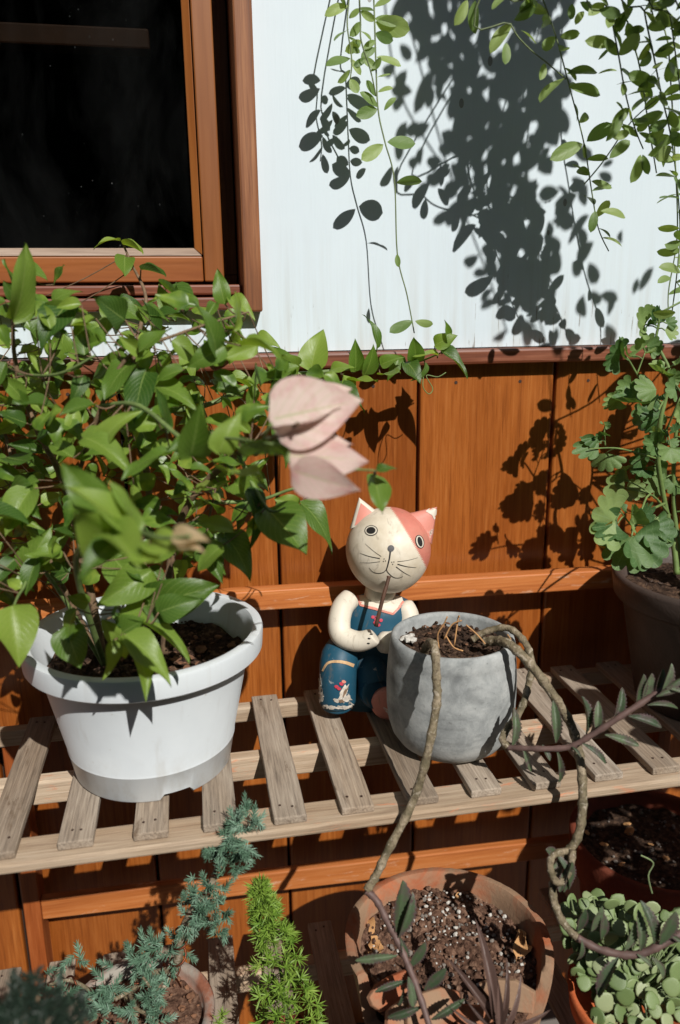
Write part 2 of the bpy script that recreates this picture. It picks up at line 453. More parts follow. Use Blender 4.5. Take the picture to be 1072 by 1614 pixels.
b = MB(); b.add([(bx0 + .001, SY + .012, zg0 - .001), (sx0 - .0015, SY + .006, zr1 + .001), (sx0 - .0015, SY + .03, zr1 + .001), (bx0 + .001, SY + .03, zg0 - .001),
                 (bx0 + .001, SY + .012, 2.28), (sx0 - .0015, SY + .006, 2.28), (sx0 - .0015, SY + .03, 2.28), (bx0 + .001, SY + .03, 2.28)],
                [(0,3,2,1),(4,5,6,7),(0,1,5,4),(1,2,6,5),(2,3,7,6),(3,0,4,7)])
b.build('glazing_bead', W_SASH, win, bevel=.001)
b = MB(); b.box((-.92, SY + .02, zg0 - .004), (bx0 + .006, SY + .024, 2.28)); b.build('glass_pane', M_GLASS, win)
zs1 = aty(150, 446, WALL - .012).z; zs2 = aty(150, 468.5, WALL - .012).z
b = MB(); b.box((-.9445, WALL - .008, zs2 + .0015), (.079, SY + .05, zs1 - .003)); b.build('sill_board', W_SILL, win, bevel=.003)
zs3 = aty(150, 492, WALL - .022).z
b = MB(); b.box((-.9445, WALL - .022, zs3), (.079, SY + .01, zs2 - .0015)); b.build('sill_board', W_SILL, win, bevel=.003)
# the dim room behind the pane
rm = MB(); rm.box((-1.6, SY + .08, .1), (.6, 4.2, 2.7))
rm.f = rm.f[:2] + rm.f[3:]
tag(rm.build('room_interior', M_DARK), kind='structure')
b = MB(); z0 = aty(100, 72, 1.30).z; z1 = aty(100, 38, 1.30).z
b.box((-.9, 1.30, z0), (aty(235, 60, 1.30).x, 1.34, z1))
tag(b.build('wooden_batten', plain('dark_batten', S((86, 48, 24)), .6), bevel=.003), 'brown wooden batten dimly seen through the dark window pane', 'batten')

# ------------------------------------------------------------------ plant stand
ZS = 0.73
M_NAIL = bpy.data.materials['rusty_nail']
stand = thing('plant_stand', (.2, .95, 0), 'two tier slatted wooden plant stand with orange back rails against planks', 'plant stand')
SL = 0.0798; SX5 = 0.0662
YF, YB = 0.799, 1.102
ST = .0095
def slat(x0, x1, ya, yb, z, st=ST):
    s = MB(); w = lambda: R.uniform(-.0012, .0012)
    n = 6; vs = []; fs = []
    sk = R.uniform(-.0022, .0022)
    for i in range(n + 1):
        y = ya + (yb - ya) * i / n; o = sk * (i / n - .5)
        dz = w() * .5
        for (x, zz) in ((x0 + o, z - st), (x1 + o, z - st), (x1 + o, z + dz), (x0 + o, z + dz)):
            vs.append((x + w() * .35, y, zz))
    for i in range(n):
        for k in range(4): fs.append((i*4+k, (i+1)*4+k, (i+1)*4+(k+1) % 4, i*4+(k+1) % 4))
    fs.append((0, 1, 2, 3)); fs.append((n*4+3, n*4+2, n*4+1, n*4))
    s.add(vs, fs)
    o = s.build('slat', W_SLAT, stand, bevel=.0016)
    for yy in (ya + .022, yb - .016):          # nail heads sunk in both ends
        for q in (.33, .67):
            c = Vector((x0 + (x1 - x0) * q + w() * 2, yy + w() * 3, z - .001))
            MB().tube([c, c + Vector((0, 0, .0018))], .0016, 7).build('nail_head', M_NAIL, stand)
    return o
for i in range(-5, 9):
    x0 = SX5 + SL * i + R.uniform(-.0015, .0015)
    slat(x0, x0 + .0385 + R.uniform(-.001, .001), YF + R.uniform(-.003, .003), YB + R.uniform(-.006, .004), ZS)
def rail(name, p, q, h, d, mat, bevel=.003):   # p,q: front top edge ends, h down, d back
    s = MB(); (xa, ya, za), (xb, yb, zb) = p, q
    s.add([(xa, ya, za-h), (xb, yb, zb-h), (xb, yb+d, zb-h), (xa, ya+d, za-h), (xa, ya, za), (xb, yb, zb), (xb, yb+d, zb), (xa, ya+d, za)],
          [(0,3,2,1),(4,5,6,7),(0,1,5,4),(1,2,6,5),(2,3,7,6),(3,0,4,7)])
    return s.build(name, mat, stand, bevel=bevel)
ZT = ZS - ST - .0006
rail('bearer_rail', (-.37, .7895, ZT), (.72, .7885, ZT), .0125, .047, W_UNDER)
rail('bearer_rail', (-.37, .945, ZT), (.72, .945, ZT), .033, .022, W_UNDER)
rail('bearer_rail', (-.37, 1.084, ZT), (.72, 1.084, ZT), .024, .020, W_UNDER)
# back rails
rail('back_rail', (-.34, 1.100, aty(375, 932, 1.1).z + .005), (.74, 1.100, aty(960, 899, 1.1).z - .001), .031, .024, W_RAIL, .002)
rail('back_rail', (-.2695, 1.094, aty(62, 1419, 1.094).z), (.74, 1.094, aty(890, 1323, 1.094).z - .003), .036, .014, W_RAIL, .002)
for xx in (-.294, .745):
    s = MB(); s.box((xx, 1.089, .0), (xx + .0245, 1.131, .70 if xx < 0 else .92)); s.build('leg', W_LEG, stand, bevel=.002)
for xx in (-.294, .745):
    s = MB(); s.box((xx, .50, .0), (xx + .0245, .54, .318)); s.build('leg', W_LEG, stand, bevel=.002)
    s = MB(); s.box((xx, .79, .319), (xx + .0245, .825, .695)); 
    if xx > 0: s.build('leg', W_LEG, stand, bevel=.002)
# lower tier
Z2 = .330
for i in range(-4, 9):
    x0 = -.022 + SL * i
    slat(x0, x0 + .0385, .52, 1.075, Z2)
for yy, hh in ((.51, .024), (.80, .03), (1.0, .032)):
    rail('bearer_rail', (-.37, yy, Z2 - ST - .0006), (.80, yy, Z2 - ST - .0006), hh, .022, W_UNDER)

# ------------------------------------------------------------------ soil and pots
def soil(name, parent, c, r, mat, amp=.006, n=26, slope=(0, 0), seed=0):
    s = MB(); vs = [(c[0], c[1], c[2])]; fs = []
    rings = n
    seg = 56
    for i in range(1, rings + 1):
        for k in range(seg):
            th = 6.28318 * k / seg; rr = r * i / rings
            x, y = c[0] + rr * math.cos(th), c[1] + rr * math.sin(th)
            q = Vector((x * 40 + seed, y * 40, seed)); q2 = Vector((x * 160 + seed, y * 160, seed))
            z = c[2] + amp * noise.noise(q) + amp * .7 * noise.noise(q2) + amp * .5 * noise.noise(q2 * 2.3) + slope[0] * (x - c[0]) + slope[1] * (y - c[1])
            vs.append((x, y, z))
    for k in range(seg): fs.append((0, 1 + k, 1 + (k + 1) % seg))
    for i in range(rings - 1):
        for k in range(seg):
            a = 1 + i * seg
            fs.append((a + k, a + seg + k, a + seg + (k + 1) % seg, a + (k + 1) % seg))
    s.add(vs, fs); return s.build(name, mat, parent, smooth=True)
ICO = None
def pebbles(name, parent, mat, spots, smin, smax, flat=1.0):
    bm = bmesh.new(); bmesh.ops.create_icosphere(bm, subdivisions=1, radius=1)
    V0 = [v.co.copy() for v in bm.verts]; F0 = [tuple(v.index for v in f.verts) for f in bm.faces]; bm.free()
    s = MB()
    for p in spots:
        sc = smin + (smax - smin) * R.random() ** 2
        rot = Matrix.Rotation(R.uniform(0, 6.28), 3, 'Z') @ Matrix.Rotation(R.uniform(-.6, .6), 3, 'X')
        ax = Vector((R.uniform(.7, 1.3), R.uniform(.6, 1.1), R.uniform(.5, .9) * flat))
        s.add([Vector(p) + rot @ Vector((v.x * ax.x, v.y * ax.y, v.z * ax.z)) * sc * R.uniform(.88, 1.1) for v in V0], F0)
    o = s.build(name, mat, parent); o['kind'] = 'stuff'; return o
def disc_spots(c, r, n, slope=(0, 0), dz=0.0):
    out = []
    for _ in range(n):
        th = R.uniform(0, 6.28); rr = r * math.sqrt(R.random())
        x, y = c[0] + rr * math.cos(th), c[1] + rr * math.sin(th)
        out.append((x, y, c[2] + dz + R.uniform(-.001, .003) + slope[0] * (x - c[0]) + slope[1] * (y - c[1])))
    return out

# white plastic pot
WP = (-.073, .955, ZS)
wpot = thing('plastic_pot', WP, 'wide white plastic pot with a rolled rim holding the leafy bougainvillea', 'plant pot')
prof = [(0, .006), (.085, .006), (.090, .0005), (.0965, .0005), (.0985, .003), (.1046, .0362), (.1053, .0370), (.1053, .0384), (.1049, .0394),
        (.128, .150), (.1285, .1535), (.1435, .1545), (.1455, .1562), (.1470, .1775), (.1458, .1812), (.1405, .1828), (.1350, .1815), (.1320, .177),
        (.1275, .150), (.1262, .147), (.1250, .140), (.1238, .137), (.1222, .128), (.1175, .105), (0, .105)]
def wfn(j, r, z, th):
    # drainage notches cut in the foot ring
    d = abs(((math.degrees(th) - 283 + 180) % 120) - 60) 
    a = math.degrees(th) % 360
    if 1 < j < 5 and (276 < a < 300 or 156 < a < 180 or 36 < a < 60): z = max(z, .0085)
    return r, z
o = MB().lathe(WP, prof, 120, wfn).build('body', M_PLAST, wpot, smooth=True)
mm = o.modifiers.new('e', 'EDGE_SPLIT'); mm.split_angle = math.radians(38)
SZ = ZS + .140
soil('soil', wpot, (WP[0], WP[1], SZ), .1235, M_SOIL, .009, seed=3)
pebbles('bark_chips', wpot, M_CHIP, disc_spots((WP[0] + .045, WP[1] - .01, SZ), .075, 90, dz=.004), .002, .0075, .5)
pebbles('soil_crumbs', wpot, M_SOIL, disc_spots((WP[0], WP[1], SZ), .118, 240, dz=.004), .002, .006)

# grey concrete pot
GP = (.3160, .917, ZS)
gpot = thing('concrete_pot', GP, 'rounded grey concrete pot with bare drooping succulent stems, right of the cat figurine', 'plant pot')
prof = [(0, 0), (.050, 0), (.0615, .003), (.0715, .010), (.0795, .021), (.0845, .036), (.0868, .055), (.0872, .075), (.0868, .098), (.0852, .118), (.0835, .1255), (.0840, .128), (.0830, .140), (.0815, .1455), (.0785, .1480),
        (.0742, .1470), (.0722, .143), (.0715, .120), (.0700, .10), (0, .10)]
def gfn(j, r, z, th):
    r *= .972; z *= 1.05
    return r * (1 + .006 * noise.noise(Vector((math.cos(th) * 2, math.sin(th) * 2, z * 20)))), z
MB().lathe(GP, prof, 96, gfn).build('body', M_CONC, gpot, smooth=True)
soil('soil', gpot, (GP[0], GP[1], ZS + .1385), .0705, M_SOIL, .006, seed=11, n=20)
pebbles('soil_crumbs', gpot, M_SOIL, disc_spots((GP[0], GP[1], ZS + .1385), .069, 200, dz=.003), .0015, .0048)
pebbles('bark_chips', gpot, M_CHIP, disc_spots((GP[0], GP[1] + .02, ZS + .1385), .05, 14, dz=.005), .0025, .007, .5)
pebbles('pale_pebbles', gpot, M_PERL, disc_spots((GP[0] - .056, GP[1] + .012, ZS + .142), .01, 6, dz=.005), .004, .008)

# large brown pot at the right
BPc = atz(1075, 940, .905); 
BP = (.722, .955, ZS)
bpot = thing('brown_pot', BP, 'large dark brown pot with a thick rim, in shade at the right edge', 'plant pot')
prof = [(0, 0), (.094, 0), (.098, .004), (.126, .150), (.128, .155), (.136, .156), (.139, .160), (.1425, .186), (.1405, .192), (.135, .193), (.131, .189), (.126, .165), (0, .165)]
MB().lathe(BP, prof, 96).build('body', M_BROWN, bpot, smooth=True)
soil('soil', bpot, (BP[0], BP[1], ZS + .168), .128, M_SOIL, .008, seed=21)

# broken terracotta pot on the lower tier
TPc = at(706, 1478, 1.0)
TP = (TPc.x, TPc.y, Z2)
HT = TPc.z - Z2
tpot = thing('terracotta_pot', TP, 'weathered broken terracotta pot of gritty soil below the concrete pot', 'plant pot')
prof = [(0, 0), (.088, 0), (.092, .004), (.1265, HT - .004), (.129, HT), (.1265, HT + .002), (.119, HT + .0015), (.1155, HT - .004), (.1135, HT - .018), (.111, HT - .03), (.10, HT - .1)]
def tfn(j, r, z, th):
    a = math.degrees(th) % 360
    d = 0.0
    e0, e1 = 196, 328                         # broken sector facing the viewer
    if e0 < a < e1:
        k = min(1, (a - e0) / 7, (e1 - a) / 22)
        d = .052 * k + .010 * noise.noise(Vector((a * .11, 3, 0))) + .004 * noise.noise(Vector((a * .5, 9, 0)))
        if a < 250: d += .012 * (1 - abs(a - 225) / 25)
    f = z / HT
    z = min(z, HT + .0024 - d) if j >= 3 and f > .5 else z
    if j in (4, 5): z -= 0.001 * abs(noise.noise(Vector((th * 9, 0, 1))))
    r += .002 * noise.noise(Vector((math.cos(th) * 3, math.sin(th) * 3, z * 30)))
    return r, z
o = MB().lathe(TP, prof, 180, tfn).build('body', M_TERRA, tpot, smooth=True)
mm = o.modifiers.new('e', 'EDGE_SPLIT'); mm.split_angle = math.radians(45)
TS = (TP[0], TP[1] - .002, TPc.z - .034)
soil('soil', tpot, TS, .1125, M_SOIL2, .010, n=34, seed=31, slope=(0, .13))
pebbles('grit', tpot, M_GRIT, disc_spots(TS, .108, 260, (0, .13), .003), .0014, .0042)
pebbles('perlite', tpot, M_PERL, disc_spots(TS, .108, 70, (0, .13), .0045), .0012, .0034)
pebbles('perlite', tpot, M_PERL, disc_spots((TS[0] + .02, TS[1] + .06, TS[2] + .008), .045, 45, (0, .13), .005), .0012, .0034)
pebbles('soil_crumbs', tpot, M_SOIL2, disc_spots(TS, .11, 420, (0, .13), .003), .002, .0062)
# flaked slabs of the broken wall
for (u, v, d, s_, a_) in ((615, 1560, .93, .03, .4), (690, 1590, .90, .036, .1), (800, 1570, .93, .032, -.5), (745, 1600, .9, .026, -.2), (640, 1600, .9, .03, .5)):
    c = at(u, v, d); s = MB(); n = 9; rot = Matrix.Rotation(a_, 3, 'Z') @ Matrix.Rotation(.9 + R.uniform(-.2, .2), 3, 'X')
    ring = []
    for k in range(n):
        th = 6.283 * k / n; rr = s_ * R.uniform(.55, 1.0)
        ring.append(Vector((rr * math.cos(th) * 1.3, rr * math.sin(th) * .6, 0)))
    s.add([c + rot @ (q + Vector((0, 0, .0035))) for q in ring] + [c + rot @ (q * 1.06 - Vector((0, 0, .0035))) for q in ring],
          [tuple(range(n)), tuple(range(2 * n - 1, n - 1, -1))] + [(k, n + k, n + (k + 1) % n, (k + 1) % n) for k in range(n)])
    s.build('shard', M_TERRA, tpot, bevel=.0015)

# red terracotta pot in the shade, lower right
DPl = at(917, 1342, 1.20)
DP = (DPl.x + .128, DPl.y + .01, Z2)
HD = DPl.z - Z2
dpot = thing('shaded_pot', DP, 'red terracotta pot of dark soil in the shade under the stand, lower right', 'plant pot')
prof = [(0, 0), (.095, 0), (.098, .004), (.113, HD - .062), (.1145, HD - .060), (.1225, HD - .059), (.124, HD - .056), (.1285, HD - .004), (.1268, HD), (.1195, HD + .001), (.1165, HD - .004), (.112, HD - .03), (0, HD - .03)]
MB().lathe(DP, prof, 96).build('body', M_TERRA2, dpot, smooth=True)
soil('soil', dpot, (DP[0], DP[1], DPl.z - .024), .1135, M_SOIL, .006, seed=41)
pebbles('grit', dpot, M_GRIT, disc_spots((DP[0], DP[1], DPl.z - .024), .108, 120, dz=.003), .0014, .004)
pebbles('fallen_leaf_bits', dpot, M_DRY, disc_spots((DP[0] - .02, DP[1], DPl.z - .024), .09, 9, dz=.004), .004, .010, .25)
# unseen eave and hedge, added to cut sky light and darken the pane's reflection
eave = MB(); eave.box((-3, .42, 2.62), (3, 1.149, 2.66))
eave.build('added_eave', W_LEG)
tag(bpy.data.objects['added_eave'], 'unseen timber eave added above the white wall to cut sky light', 'eave')
hm = MB(); nx, nz = 70, 34; vs = []
def hf(x, z): return noise.noise(Vector((x * 1.7, z * 1.7, 4))) * .22 + noise.noise(Vector((x * 6, z * 6, 9))) * .09 + noise.noise(Vector((x * 17, z * 17, 2))) * .05
for j in range(nz + 1):
    for i in range(nx + 1):
        x = -9 + 19 * i / nx; q = j / nz * 2
        if q <= 1.2: y, z = -4.0, q / 1.2 * 4.35
        else: y, z = -4.0 - (q - 1.2) / .8 * 1.5, 4.35
        h = hf(x, q * 2); vs.append((x, y + h, z + (hf(x + 9, q) * .45 if z > .3 else 0)))
hm.add(vs, [(j*(nx+1)+i, j*(nx+1)+i+1, (j+1)*(nx+1)+i+1, (j+1)*(nx+1)+i) for j in range(nz) for i in range(nx)])
tag(hm.build('added_hedge', plain('added_hedge_foliage', (.030, .055, .015, 1), .7, .6, 12, .8)), 'unseen green hedge added opposite the house wall to block sky light', 'hedge')

# unseen shrub, added past the right edge to shade the brown and lower pots
shr = thing('added_shrub', (.92, .46, 0), 'unseen leafy shrub added right of the plant stand to shade its pots', 'shrub')
# ------------------------------------------------------------------ leaves
def leaf_mesh(name, mat, wfun, wid, nv=9, nu=4, fold=.25, droop=.25, wave=.0, twist=0, serr=0, seed=0, thick=0):
    """a leaf of length 1 along +Y, upper face +Z; width wid at its widest"""
    vs, fs, uv = [], [], []
    rr = random.Random(seed)
    ph = rr.uniform(0, 6.28)
    wm = max(wfun(i / 60) for i in range(61))
    for j in range(nv + 1):
        t = j / nv
        w = wfun(t) / wm * wid * .5
        if serr and 0 < j < nv: w *= (1 + serr * (1 if j % 2 else -1))
        for i in range(-nu, nu + 1):
            s = i / nu
            x = s * w
            z = fold * abs(x) - droop * t * t + wave * wid * math.sin(ph + 7 * t + (2 if s > 0 else 0)) * s * s
            y = t - .18 * droop * t * t * t
            c, sn = math.cos(twist * t), math.sin(twist * t)
            vs.append((x * c - (z + droop * t * t) * sn, y, (z + droop * t * t) * c + x * sn - droop * t * t))
            uv.append((s * .5 + .5, t))
    W_ = 2 * nu + 1
    for j in range(nv):
        for i in range(2 * nu):
            a = j * W_ + i
            fs.append((a, a + 1, a + W_ + 1, a + W_))
    me = bpy.data.meshes.new(name)
    me.from_pydata(vs, [], fs)
    ul = me.uv_layers.new(name='UVMap')
    for p in me.polygons:
        for li in p.loop_indices: ul.data[li].uv = uv[me.loops[li].vertex_index]
    me.materials.append(mat)
    me.polygons.foreach_set('use_smooth', [True] * len(me.polygons))
    me.update()
    return me
bractf = lambda t: (max(t, 0) ** .5) * (max(1 - t, 0) ** 1.15) if 0 < t < 1 else 0.0
ovate = lambda t: (t ** .55) * ((1 - t) ** 1.0) * (1 + .25 * (1 - t)) if 0 < t < 1 else 0.0
obov = lambda t: (max(t, 0) ** .80) * (max(1 - t, 0) ** .62) if 0 < t < 1 else 0.0
oblong = lambda t: .10 + (max(0, math.sin(math.pi * min(1, t ** 1.25))) ** .7) * .9 if t < 1 else .04
lance = lambda t: (max(t, 0) ** .35) * (max(1 - t, 0) ** .8) + .02

BOUG = [leaf_mesh('bougainvillea_leaf_mesh', M_BOUG, ovate, w, 10, 4, f, d, wv, tw, 0, i) for i, (w, f, d, wv, tw) in enumerate(
    ((.62, .30, .18, .08, .1), (.58, .55, .35, .10, .25), (.66, .20, .48, .12, -.3), (.54, .80, .15, .08, .35), (.60, .40, .60, .10, -.2), (.64, .28, -.12, .12, .2)))]
BUDS = [leaf_mesh('young_leaf_mesh', M_BUD, ovate, w, 8, 3, f, d, .06, tw, 0, 20 + i) for i, (w, f, d, tw) in enumerate(((.5, .5, .3, .1), (.45, .7, .1, -.2)))]
FADED = [leaf_mesh('faded_bract_mesh', M_FADED, ovate, .6, 10, 4, .5, .2, .1, .2, 0, 55)]
BRACT = [leaf_mesh('bract_mesh', M_BRACT, bractf, w, 14, 6, f, d, wv, tw, 0, 40 + i) for i, (w, f, d, wv, tw) in enumerate(((.70, .10, .10, .03, 0), (.74, -.18, .10, .04, .05), (.66, .22, .14, .04, -.08)))]
VINE = [leaf_mesh('vine_leaf_mesh', M_VINE, obov, w, 9, 3, f, d, .03, tw, 0, 60 + i) for i, (w, f, d, tw) in enumerate(((.46, .15, .18, 0), (.42, .25, .26, .12), (.50, .10, .05, -.12), (.40, .3, .15, .15)))]
KALA = [leaf_mesh('kalanchoe_leaf_mesh', M_KALA, oblong, w, 22, 3, f, d, .03, tw, .13, 80 + i) for i, (w, f, d, tw) in enumerate(((.36, .7, .25, 0), (.30, .9, .45, .2), (.40, .5, .1, -.2)))]
REDL = [leaf_mesh('red_leaf_mesh', M_RED, lance, .26, 10, 3, .8, d, 0, tw, 0, 90 + i) for i, (d, tw) in enumerate(((.2, .1), (.5, -.2)))]
DRYL = [leaf_mesh('dry_leaf_mesh', M_DRY, ovate, .6, 8, 3, .6, .5, .35, tw, 0, 95 + i) for i, tw in enumerate((.8, -.9))]

def fan_mesh(name, mat, seed, spread=250, lobes=7, depth=.10, cup=.18):
    rr = random.Random(seed)
    vs, fs, uv = [(0, 0, 0)], [], [(.5, 0)]
    nr, na = 6, lobes * 6
    for j in range(1, nr + 1):
        q = j / nr
        for k in range(na + 1):
            a = math.radians(-spread / 2 + spread * k / na)
            lob = abs(math.sin(math.pi * lobes * k / na)) ** .6
            r = (1 - depth + depth * lob) if j > 3 else (1 - depth * .5)
            r *= (.86 + .14 * math.cos(a))
            x = .55 * q * r * math.sin(a); y = .42 * (1 - abs(a) / 6) * q * 0 + .55 * q * r * math.cos(a)
            z = cup * q * q * .5 + .045 * q * math.cos(lobes * .5 * a + seed) + .03 * q * math.sin(3 * a + seed)
            vs.append((x, y, z)); uv.append((.5 + (a / math.radians(spread)), q))
    W_ = na + 1
    for k in range(na): fs.append((0, 2 + k, 1 + k))
    for j in range(nr - 1):
        for k in range(na):
            a = 1 + j * W_ + k
            fs.append((a, a + 1, a + W_ + 1, a + W_))
    me = bpy.data.meshes.new(name); me.from_pydata(vs, [], fs)
    ul = me.uv_layers.new(name='UVMap')
    for p in me.polygons:
        for li in p.loop_indices: ul.data[li].uv = uv[me.loops[li].vertex_index]
    me.materials.append(mat); me.polygons.foreach_set('use_smooth', [True] * len(me.polygons)); me.update()
    return me
FANS = [fan_mesh('scalloped_leaf_mesh', M_GERA, i, sp, lb, dp, cu) for i, (sp, lb, dp, cu) in enumerate(((190, 7, .16, .25), (160, 6, .2, -.25), (210, 7, .14, .4), (145, 5, .22, .1)))]
FANY = [fan_mesh('yellow_leaf_mesh', M_YELL, 9, 180, 5, .1, .3)]

HINT = Vector((.15, -.75, .75))
def leaf(parent, meshes, B, T, hint=None, name='leaf', wide=1.0, jit=.5, length=None):
    B, T = Vector(B), Vector(T)
    d = T - B; L = length or d.length; d.normalize()
    h = Vector(hint if hint is not None else HINT) + Vector((R.gauss(0, 1), R.gauss(0, 1), R.gauss(0, 1))) * jit * .5
    n = h - d * h.dot(d)
    if n.length < 1e-4: n = d.orthogonal()
    n.normalize(); x = d.cross(n)
    me = R.choice(meshes) if isinstance(meshes, list) else meshes
    o = bpy.data.objects.new(name, me); COL.objects.link(o)
    o.parent = parent
    p = B - org(parent)
    mt = Matrix.Identity(4)
    for i in range(3):
        mt[i][0], mt[i][1], mt[i][2], mt[i][3] = x[i] * L * wide, d[i] * L, n[i] * L, p[i]
    o.matrix_basis = mt
    return o
def leafpx(parent, meshes, bu, bv, tu, tv, db, dt=None, **kw):
    return leaf(parent, meshes, at(bu, bv, db), at(tu, tv, dt if dt is not None else db), **kw)
def add_leaf_to(mb, me, B, d, n, L):
    d = d.normalized(); n = (n - d * n.dot(d)).normalized(); x = d.cross(n)
    mb.add([B + x * v.co.x * L + d * v.co.y * L + n * v.co.z * L for v in me.vertices], [tuple(p.vertices) for p in me.polygons])

# ------------------------------------------------------------------ bougainvillea
boug = thing('bougainvillea', (WP[0], WP[1], SZ), 'leafy green bougainvillea with two pale pink bracts growing in the white pot', 'plant')
brs = []     # sampled branch points for twigs
stems = MB(); green = MB()
def branch(pts, r0, r1, mb, n=6):
    P = spline(pts, n); brs.extend(P)
    MB().tube(P, taper(len(P), r0, r1, .15), 7).build('stem', M_BSTEM if mb is stems else M_GSTEM, boug, smooth=True)
    return P
b0 = Vector((WP[0] + .02, WP[1] + .02, SZ - .01))
b1 = Vector((WP[0] - .05, WP[1] + .0, SZ - .01))
b2 = Vector((WP[0] - .02, WP[1] + .03, SZ - .01))
branch([b0, at(270, 880, .98), at(300, 790, .95), at(375, 715, .87), at(430, 690, .74), at(470, 668, .64)], .006, .0016, stems)
branch([b2, at(235, 780, 1.0), at(205, 650, .99), at(216, 540, .99), at(230, 470, 1.0), at(207, 415, 1.02), at(192, 380, 1.02)], .005, .0010, stems)
branch([b1, at(110, 790, .93), at(60, 680, .92), at(28, 590, .90), at(22, 500, .88), at(50, 440, .9)], .005, .0012, stems)
branch([at(205, 650, .99), at(320, 640, 1.0), at(420, 597, 1.03), at(520, 585, 1.06), at(610, 575, 1.08), at(660, 570, 1.08), at(712, 548, 1.09)], .004, .0008, green)
branch([at(110, 790, .93), at(160, 640, .86), at(205, 560, .84), at(280, 527, .86), at(340, 507, .88), at(392, 492, .9)], .003, .0010, stems)
branch([b1, at(120, 900, .84), at(150, 850, .72), at(200, 835, .64), at(255, 848, .58), at(300, 845, .56)], .004, .0012, green)
branch([b2, at(190, 960, .87), at(180, 975, .84), at(230, 985, .82)], .003, .001, green)
branch([b1, at(60, 850, .92), at(30, 790, .92), at(10, 690, .95), at(-30, 600, .95)], .004, .0012, stems)
branch([b1, at(70, 900, .9), at(35, 930, .84), at(20, 960, .8)], .003, .001, green)
branch([at(300, 790, .95), at(400, 790, .96), at(470, 770, .95), at(500, 800, .95)], .003, .0009, green)
branch([at(375, 715, .87), at(420, 800, .83), at(450, 800, .82)], .003, .0009, green)
branch([at(160, 640, .86), at(220, 640, .80), at(300, 700, .74), at(350, 690, .72), at(430, 700, .66)], .003, .001, green)
branch([at(430, 690, .74), at(520, 745, .68), at(560, 740, .70), at(592, 742, .72)], .0018, .0008, green)
branch([at(235, 780, 1.0), at(310, 850, .95), at(340, 770, .9)], .003, .001, stems)
branch([at(28, 590, .9), at(90, 590, .82), at(150, 560, .8)], .002, .001, green)

def bl(bu, bv, tu, tv, db, dt=None, wide=1.0, hint=None, mesh=None, jit=.35):
    o = leafpx(boug, BOUG[mesh] if mesh is not None else BOUG, bu, bv, tu, tv, db, dt, wide=wide * .88, hint=hint, jit=jit)
    P = at(bu, bv, db); q = min(brs, key=lambda s: (s - P).length)
    if .002 < (q - P).length < .12:
        mid = (P + q) / 2 + Vector((0, 0, -.004)); green.tube(spline([q, mid, P], 3), .0009, 5)
    return o
UPV = Vector((.1, -.35, .9)); CAMV = Vector((0, -.9, .3)); BACK = Vector((.6, -.5, .2))
